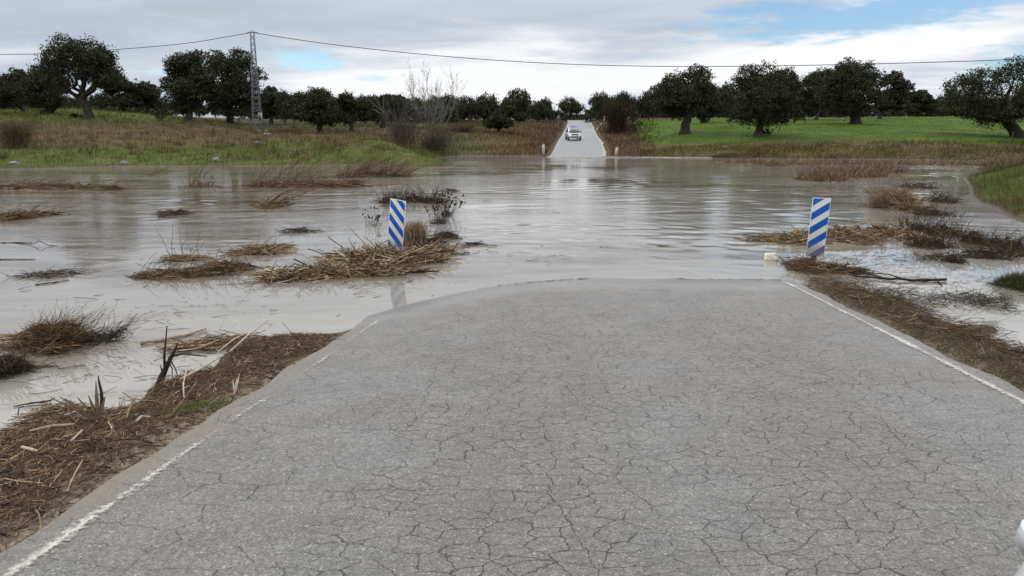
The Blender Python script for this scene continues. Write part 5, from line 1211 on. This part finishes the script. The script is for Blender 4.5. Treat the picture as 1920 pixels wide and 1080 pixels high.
# split reed sheaths: fans of flat leaves
def fan(label, px, py, n, L, a0, a1, w_, m, seed, tiltz=.1):
    P = on_ground(px, py); g = rng_(seed); mb = MB()
    for i in range(n):
        a = a0+(a1-a0)*i/max(1, n-1); l = L*g.uniform(.7, 1.1); d = np.array([math.cos(a), math.sin(a), tiltz*g.uniform(.5, 1.6)]); s = np.array([-math.sin(a), math.cos(a), .25])*w_
        V = [(-s*.5), (s*.5), d*l*.5+s*.9+np.array([0, 0, .01]), d*l*.5-s*.9+np.array([0, 0, .01]), d*l+s*.15, d*l-s*.15]
        V = V+[v-np.array([0, 0, .004]) for v in V]
        mb.add(V, [[0, 1, 2, 3], [3, 2, 4, 5], [7, 6, 9, 8], [8, 9, 11, 10], [1, 7, 8, 2], [2, 8, 10, 4], [6, 0, 3, 9], [9, 3, 5, 11], [4, 10, 11, 5], [0, 6, 7, 1]], c=(.3, .25, .18))
    tag(mb.build('split_reed', m, loc=P+np.array([0, 0, .03])), label, 'reed', 'split reed sheaths on the berm')
fan('white split reed sheath standing by the sandy edge', 441, 752, 4, .075, 1.2, 2.0, .008, M_REEDW, 1, 1.6)
fan('brown split reed fan lying on the sand near the road', 145, 930, 4, .26, 3.9, 4.5, .013, M_WOODPALE, 2, .08)
fan('large dark reed fan pointing over the water from the berm', 185, 800, 7, .42, 1.9, 2.9, .014, simple('brown_reed_leaf', (.06, .043, .028), .85, spec=.05), 3, .35)

# ------------------------------------------------------------------ grass on the banks
def sward(name, label, px0, px1, z0, z1, n, hgt, wid, tint, pred=None, lean=.12, seed=1, dens=1.0):
    g = rng_(seed); a = g.uniform(px0, px1, n); zc = np.exp(g.uniform(np.log(z0), np.log(z1), n))
    Y = (zc-CAMZ*SP)/CP; X = (a-960)/F*zc; Z = T(X, Y); k = Z > .02
    u = np.abs(X-road_x(Y)); k &= (u > 3.4)
    X, Y, Z = X[k], Y[k], Z[k]; a, b, zc = to_px(X, Y, Z)
    if pred is not None:
        k = pred(a, b, zc, X, Y, Z, g); X, Y, Z, zc, a = X[k], Y[k], Z[k], zc[k], a[k]
    n = len(X); c = cover(X, Y, Z)*np.array(tint)*(.55+.95*g.random((n, 1))**1.3)
    cl = np.clip(.65+.7*fbm2(X, Y, .9, seed+50, 3), .15, 1.5)
    h = (hgt[0]+(hgt[1]-hgt[0])*g.random(n)**1.6)*cl
    ln = np.stack([lean*h+g.normal(size=n)*.28*h, g.normal(size=n)*.28*h, h], -1)
    wv = unit(g, n)*np.array([1, .6, 0])*(wid*zc/60)[:, None]
    mb = MB(); mb.blades(np.stack([X, Y, Z-.03], -1), ln, wv, c)
    return tag(mb.build(name, M_GRASS), label, kind='stuff')
sward('bank_grass', 'rough brown and green grass over the bank below the hill oaks', -120, 840, 46, 112, 60000, (.12, .62), .022, (1.25, 1.2, 1.2), lambda a, b, zc, X, Y, Z, g: g.random(len(X)) < np.where((Z < .75) | (a > 640) & (zc < 68), .55, 1.0), .10, 71)
sward('dry_scrub_grass', 'reddish dry grass on the slopes beside the far road', 800, 1250, 74, 170, 38000, (.2, .95), .026, (1.25, 1.15, 1.15), lambda a, b, zc, X, Y, Z, g: g.random(len(X)) < np.clip((1240-a)/45, 0, 1), .1, 72)
sward('dry_bank_grass', 'tall straw-coloured grass on the bank below the field fence', 1195, 2020, 64, 80, 46000, (.15, .62), .024, (.95, 1.0, .85), lambda a, b, zc, X, Y, Z, g: (Z < 1.55) & (g.random(len(X)) < np.clip(1.7-Z*.75, .1, 1)), .35, 73)
sward('crop_grass', 'short bright green grass of the field under the oaks', 1205, 2050, 76, 155, 30000, (.05, .20), .028, (1.1, 1.1, 1.0), None, .05, 74)
sward('spit_grass', 'lush green and rusty grass on the low spit beside the side channel', 1780, 2200, 20, 60, 42000, (.12, .55), .011, (1.12, .98, 1.15), lambda a, b, zc, X, Y, Z, g: Z > .03, -.25, 75)
# rusty brush fringe at the top of the spit
heap('brushwood', 'rusty dry brush fringe where the grassy spit meets the far channel', 'brushwood', [(1895, 326, 40, 2.5, 1), (1925, 318, 40, 3, 1)], .25, 300, (.3, 1.0), (.008, .016), RUS, seed=47, group=GB, up=700, uplen=(.5, 1.5), lean=-.1, upr=.010, z0=.12)

g = rng_(130); mb = MB(); n = 200; px = 1030+300*g.random(n)**1.3; P = np.array([W(a, 294.4+(a-1030)*.004) for a in px]); P[:, 1] += g.normal(size=n)*.5-.6; P[:, 2] = .025
stalks(mb, g, n, P, g.uniform(.2, .8, n), g.uniform(.008, .022, n), g.normal(size=n)*.12, g.normal(size=n)*.02, np.repeat(np.array([[.40, .39, .36]]), n, 0), .1)
tag(mb.build('foam_line', M_STRAW), 'thin pale line of foam along the far water edge', kind='stuff')
g = rng_(131); mb = MB(); nc = 420; a = g.uniform(-60, 800, nc); zc = np.exp(g.uniform(np.log(50), np.log(92), nc)); Y = (zc-CAMZ*SP)/CP; X = (a-960)/F*zc
m_ = 26; X = np.repeat(X, m_)+g.normal(size=nc*m_)*.28; Y = np.repeat(Y, m_)+g.normal(size=nc*m_)*.25; Z = T(X, Y); k = Z > .25; hh = np.repeat(g.uniform(.25, .95, nc)**1.3, m_)
colr = np.repeat(np.stack([BROWN, RED, STRAWC, OLIVE])[g.choice(4, nc, p=[.35, .3, .15, .2])]*g.uniform(.6, 1.4, (nc, 1)), m_, 0)*(.7+.6*g.random((nc*m_, 1)))
X, Y, Z, hh, colr = X[k], Y[k], Z[k], hh[k], colr[k]; n = len(X); h = hh*(.5+.5*g.random(n))
mb.blades(np.stack([X, Y, Z-.03], -1), np.stack([g.normal(size=n)*.35*h, g.normal(size=n)*.35*h, h], -1), unit(g, n)*np.array([1, .6, 0])*.018, colr)
tag(mb.build('scrub_tufts', M_GRASS), 'tufts of dead weeds and docks scattered over the rough bank', kind='stuff')

# ------------------------------------------------------------------ cars
M_CARWHITE = simple('white_car_paint', (.58, .60, .62), .22, 0, .03, 3, coat=.8)
M_GLASS = simple('dark_car_glass', (.045, .055, .055), .08, 0, .1, 3, spec=.8)
M_BLACKP = simple('black_plastic', (.018, .018, .02), .5)
M_TYRE = simple('tyre_rubber', (.016, .016, .016), .85)
M_RIM = simple('alloy_rim', (.42, .43, .44), .35, .7)
M_LAMP = simple('headlamp_glass', (.55, .57, .60), .1, .2, .1, 20, spec=.8)
M_DARKGREEN = simple('dark_green_bonnet', (.012, .035, .03), .25, 0, .05, 3, coat=.6)
M_BLUEL = simple('blue_beacon', (.05, .12, .60), .2, emit=(.10, .22, 1.0, .9))
def loft(mb, rings, capa=True, capb=True):
    n = len(rings[0]); V = np.concatenate(rings); idx = np.arange(len(rings)*n).reshape(-1, n)
    Q = np.stack([idx[:-1], np.roll(idx[:-1], -1, 1), np.roll(idx[1:], -1, 1), idx[1:]], -1).reshape(-1, 4)
    Tt = []
    if capa: Tt += [[idx[0, 0], idx[0, j+1], idx[0, j]] for j in range(1, n-1)]
    if capb: Tt += [[idx[-1, 0], idx[-1, j], idx[-1, j+1]] for j in range(1, n-1)]
    mb.add(V, Q, Tt or None)
def body_ring(y, w_, zb, zt, crown=.03):
    h = [(-w_*.86, zb), (-w_*.97, zb+.10), (-w_, zb+.28), (-w_*.985, zt-.22), (-w_*.93, zt-.08), (-w_*.82, zt-.015), (-w_*.45, zt+crown*.7), (0, zt+crown)]
    pts = h+[(-x, z) for x, z in h[-2::-1]]
    return np.array([(x, y, z) for x, z in pts])
def car(name, label, loc, rz, rx, police, cat='car'):
    root = empty(name, loc, label, cat); root.rotation_euler = (rx, 0, rz)
    mb = MB(); loft(mb, [body_ring(*q) for q in ((-2.30, .66, .42, .78), (-2.24, .78, .33, .88), (-2.10, .86, .28, .95), (-1.80, .90, .26, .99), (-1.30, .915, .26, 1.04), (-.80, .92, .26, 1.08), (.2, .92, .26, 1.08), (1.4, .92, .27, 1.08), (1.95, .89, .30, 1.06), (2.22, .82, .36, 1.0), (2.30, .72, .45, .9))])
    o = link('body', mb.mesh('body', True), M_CARWHITE, root); md = o.modifiers.new('smooth', 'SUBSURF'); md.levels = 1; md.render_levels = 1
    def cab(y, w0, z0, w1, z1):
        h = [(-w0, z0), (-(w0*.45+w1*.55), (z0+z1)/2), (-w1, z1-.08), (-w1*.86, z1-.01), (0, z1+.03)]
        return np.array([(x, y, z) for x, z in h+[(-x, z) for x, z in h[-2::-1]]])
    mb = MB(); loft(mb, [cab(-.86, .80, 1.04, .78, 1.10), cab(-.50, .82, 1.04, .72, 1.38), cab(-.18, .82, 1.04, .66, 1.60), cab(.25, .82, 1.04, .65, 1.66), cab(1.3, .82, 1.04, .64, 1.65), cab(1.8, .80, 1.04, .62, 1.56), cab(2.12, .78, 1.02, .70, 1.12)])
    link('roof', mb.mesh('roof', True), M_CARWHITE, root)
    def sheet(nm, V, m, par=root, th=.012):
        V = np.array(V, float); nrm = np.cross(V[1]-V[0], V[2]-V[0]); nrm /= np.linalg.norm(nrm); n = len(V); b_ = MB()
        b_.add(np.concatenate([V-nrm*th, V+nrm*th]), [[i, (i+1) % n, n+(i+1) % n, n+i] for i in range(n)], [[0, j+1, j] for j in range(1, n-1)]+[[n, n+j, n+j+1] for j in range(1, n-1)])
        return link(nm, b_.mesh(nm), m, par)
    sheet('windscreen', [(-.72, -.93, 1.13), (.72, -.93, 1.13), (.61, -.27, 1.63), (-.61, -.27, 1.63)], M_GLASS, th=.02)
    for sx in (-1, 1):
        sheet('side_window', [(sx*.835, -.45, 1.10), (sx*.835, .45, 1.10), (sx*.70, .45, 1.56), (sx*.71, -.05, 1.54)], M_GLASS)
        sheet('side_window', [(sx*.835, .52, 1.10), (sx*.835, 1.55, 1.10), (sx*.70, 1.45, 1.55), (sx*.70, .52, 1.56)], M_GLASS)
        sheet('headlight', [(sx*.46, -2.262, .80), (sx*.80, -2.13, .84), (sx*.83, -2.06, .92), (sx*.50, -2.19, .89)], M_LAMP, th=.02)
        sheet('fog_light', [(sx*.56, -2.315, .46), (sx*.76, -2.25, .48), (sx*.76, -2.25, .58), (sx*.58, -2.315, .56)], M_BLACKP, th=.02)
        b_ = MB(); b_.tube([(sx*.84, -.52, 1.10), (sx*.93, -.55, 1.13)], .035, 6); loft(b_, [np.array([(sx*(.93+q*.2), -.55+(.07-.03*q)*math.cos(t), 1.16+(.085-.02*q)*math.sin(t)) for t in np.arange(8)*math.pi/4]) for q in (0, .5, 1)])
        link('mirror', b_.mesh('mirror', True), M_BLACKP, root)
        for yy in (-1.42, 1.38):
            b_ = MB(); b_.tubes(np.array([[(sx*.70, yy, .35), (sx*.72, yy, .35), (sx*.90, yy, .35), (sx*.925, yy, .35)]]), np.array([[.31, .35, .35, .31]]), 24, cap=True); wl = link('wheel', b_.mesh('wheel', True), M_TYRE, root)
            b_ = MB(); b_.tubes(np.array([[(sx*.926, yy, .35), (sx*.934, yy, .35)]]), np.array([[.22, .19]]), 20, cap=True); link('rim', b_.mesh('rim'), M_RIM, wl)
            b_ = MB(); th = np.linspace(-.25, math.pi+.25, 12); b_.tube([(sx*.915, yy+.40*math.cos(t), .35+.40*math.sin(t)) for t in th], .03, 5); link('wheel_arch', b_.mesh('wheel_arch', True), M_BLACKP, root)
    sheet('grille', [(-.40, -2.30, .70), (.40, -2.30, .70), (.46, -2.235, .90), (-.46, -2.235, .90)], M_BLACKP, th=.025)
    b_ = MB(); b_.tube([(-.30, -2.335, .89), (-.16, -2.345, .72), (.16, -2.345, .72), (.30, -2.335, .89)], .022, 5); link('grille_trim', b_.mesh('grille_trim'), M_RIM, root)
    sheet('bumper_intake', [(-.50, -2.325, .44), (.50, -2.325, .44), (.44, -2.325, .56), (-.44, -2.325, .56)], M_BLACKP, th=.03)
    b_ = MB(); b_.box((0, -2.25, .33), (1.35, .12, .07)); link('skid_plate', b_.mesh('skid_plate'), M_RIM, root)
    sheet('number_plate', [(-.26, -2.35, .58), (.26, -2.35, .58), (.26, -2.35, .68), (-.26, -2.35, .68)], M_WHITE, th=.008)
    if police:
        sheet('bonnet_panel', [(-.72, -2.05, 1.0), (.72, -2.05, 1.0), (.76, -.95, 1.098), (-.76, -.95, 1.098)], M_DARKGREEN, th=.016)  # dark green sheet laid over the white bonnet
        b_ = MB(); b_.box((0, .15, 1.735), (1.16, .26, .05)); lb = link('light_bar', b_.mesh('light_bar'), M_BLACKP, root)
        for x, m_ in ((-.42, M_BLUEL), (.42, M_BLUEL), (0, M_GLASS)):
            b_ = MB(); b_.box((x, .15, 1.80), (.30 if x else .5, .22, .085)); link('beacon', b_.mesh('beacon'), m_, lb)
    return root
Pc = C(1077, 265, 101); Yc = Pc[1]; zz = float(road_z0(Yc+2.3)); sl = (float(road_z0(Yc+3.6))-float(road_z0(Yc+.9)))/2.7
car('patrol_car', 'white patrol suv with lit blue roof beacons coming down the far road', (Pc[0], Yc+2.3, zz+.01), R(2), math.atan(sl), True, 'police car')
sl2 = -.051
car('parked_car', 'pale car whose front wing just enters the frame beside the viewer', (1.682, -0.83, float(road_z0(-0.83))), math.pi-R(4.5), math.atan(.051), False, 'car')
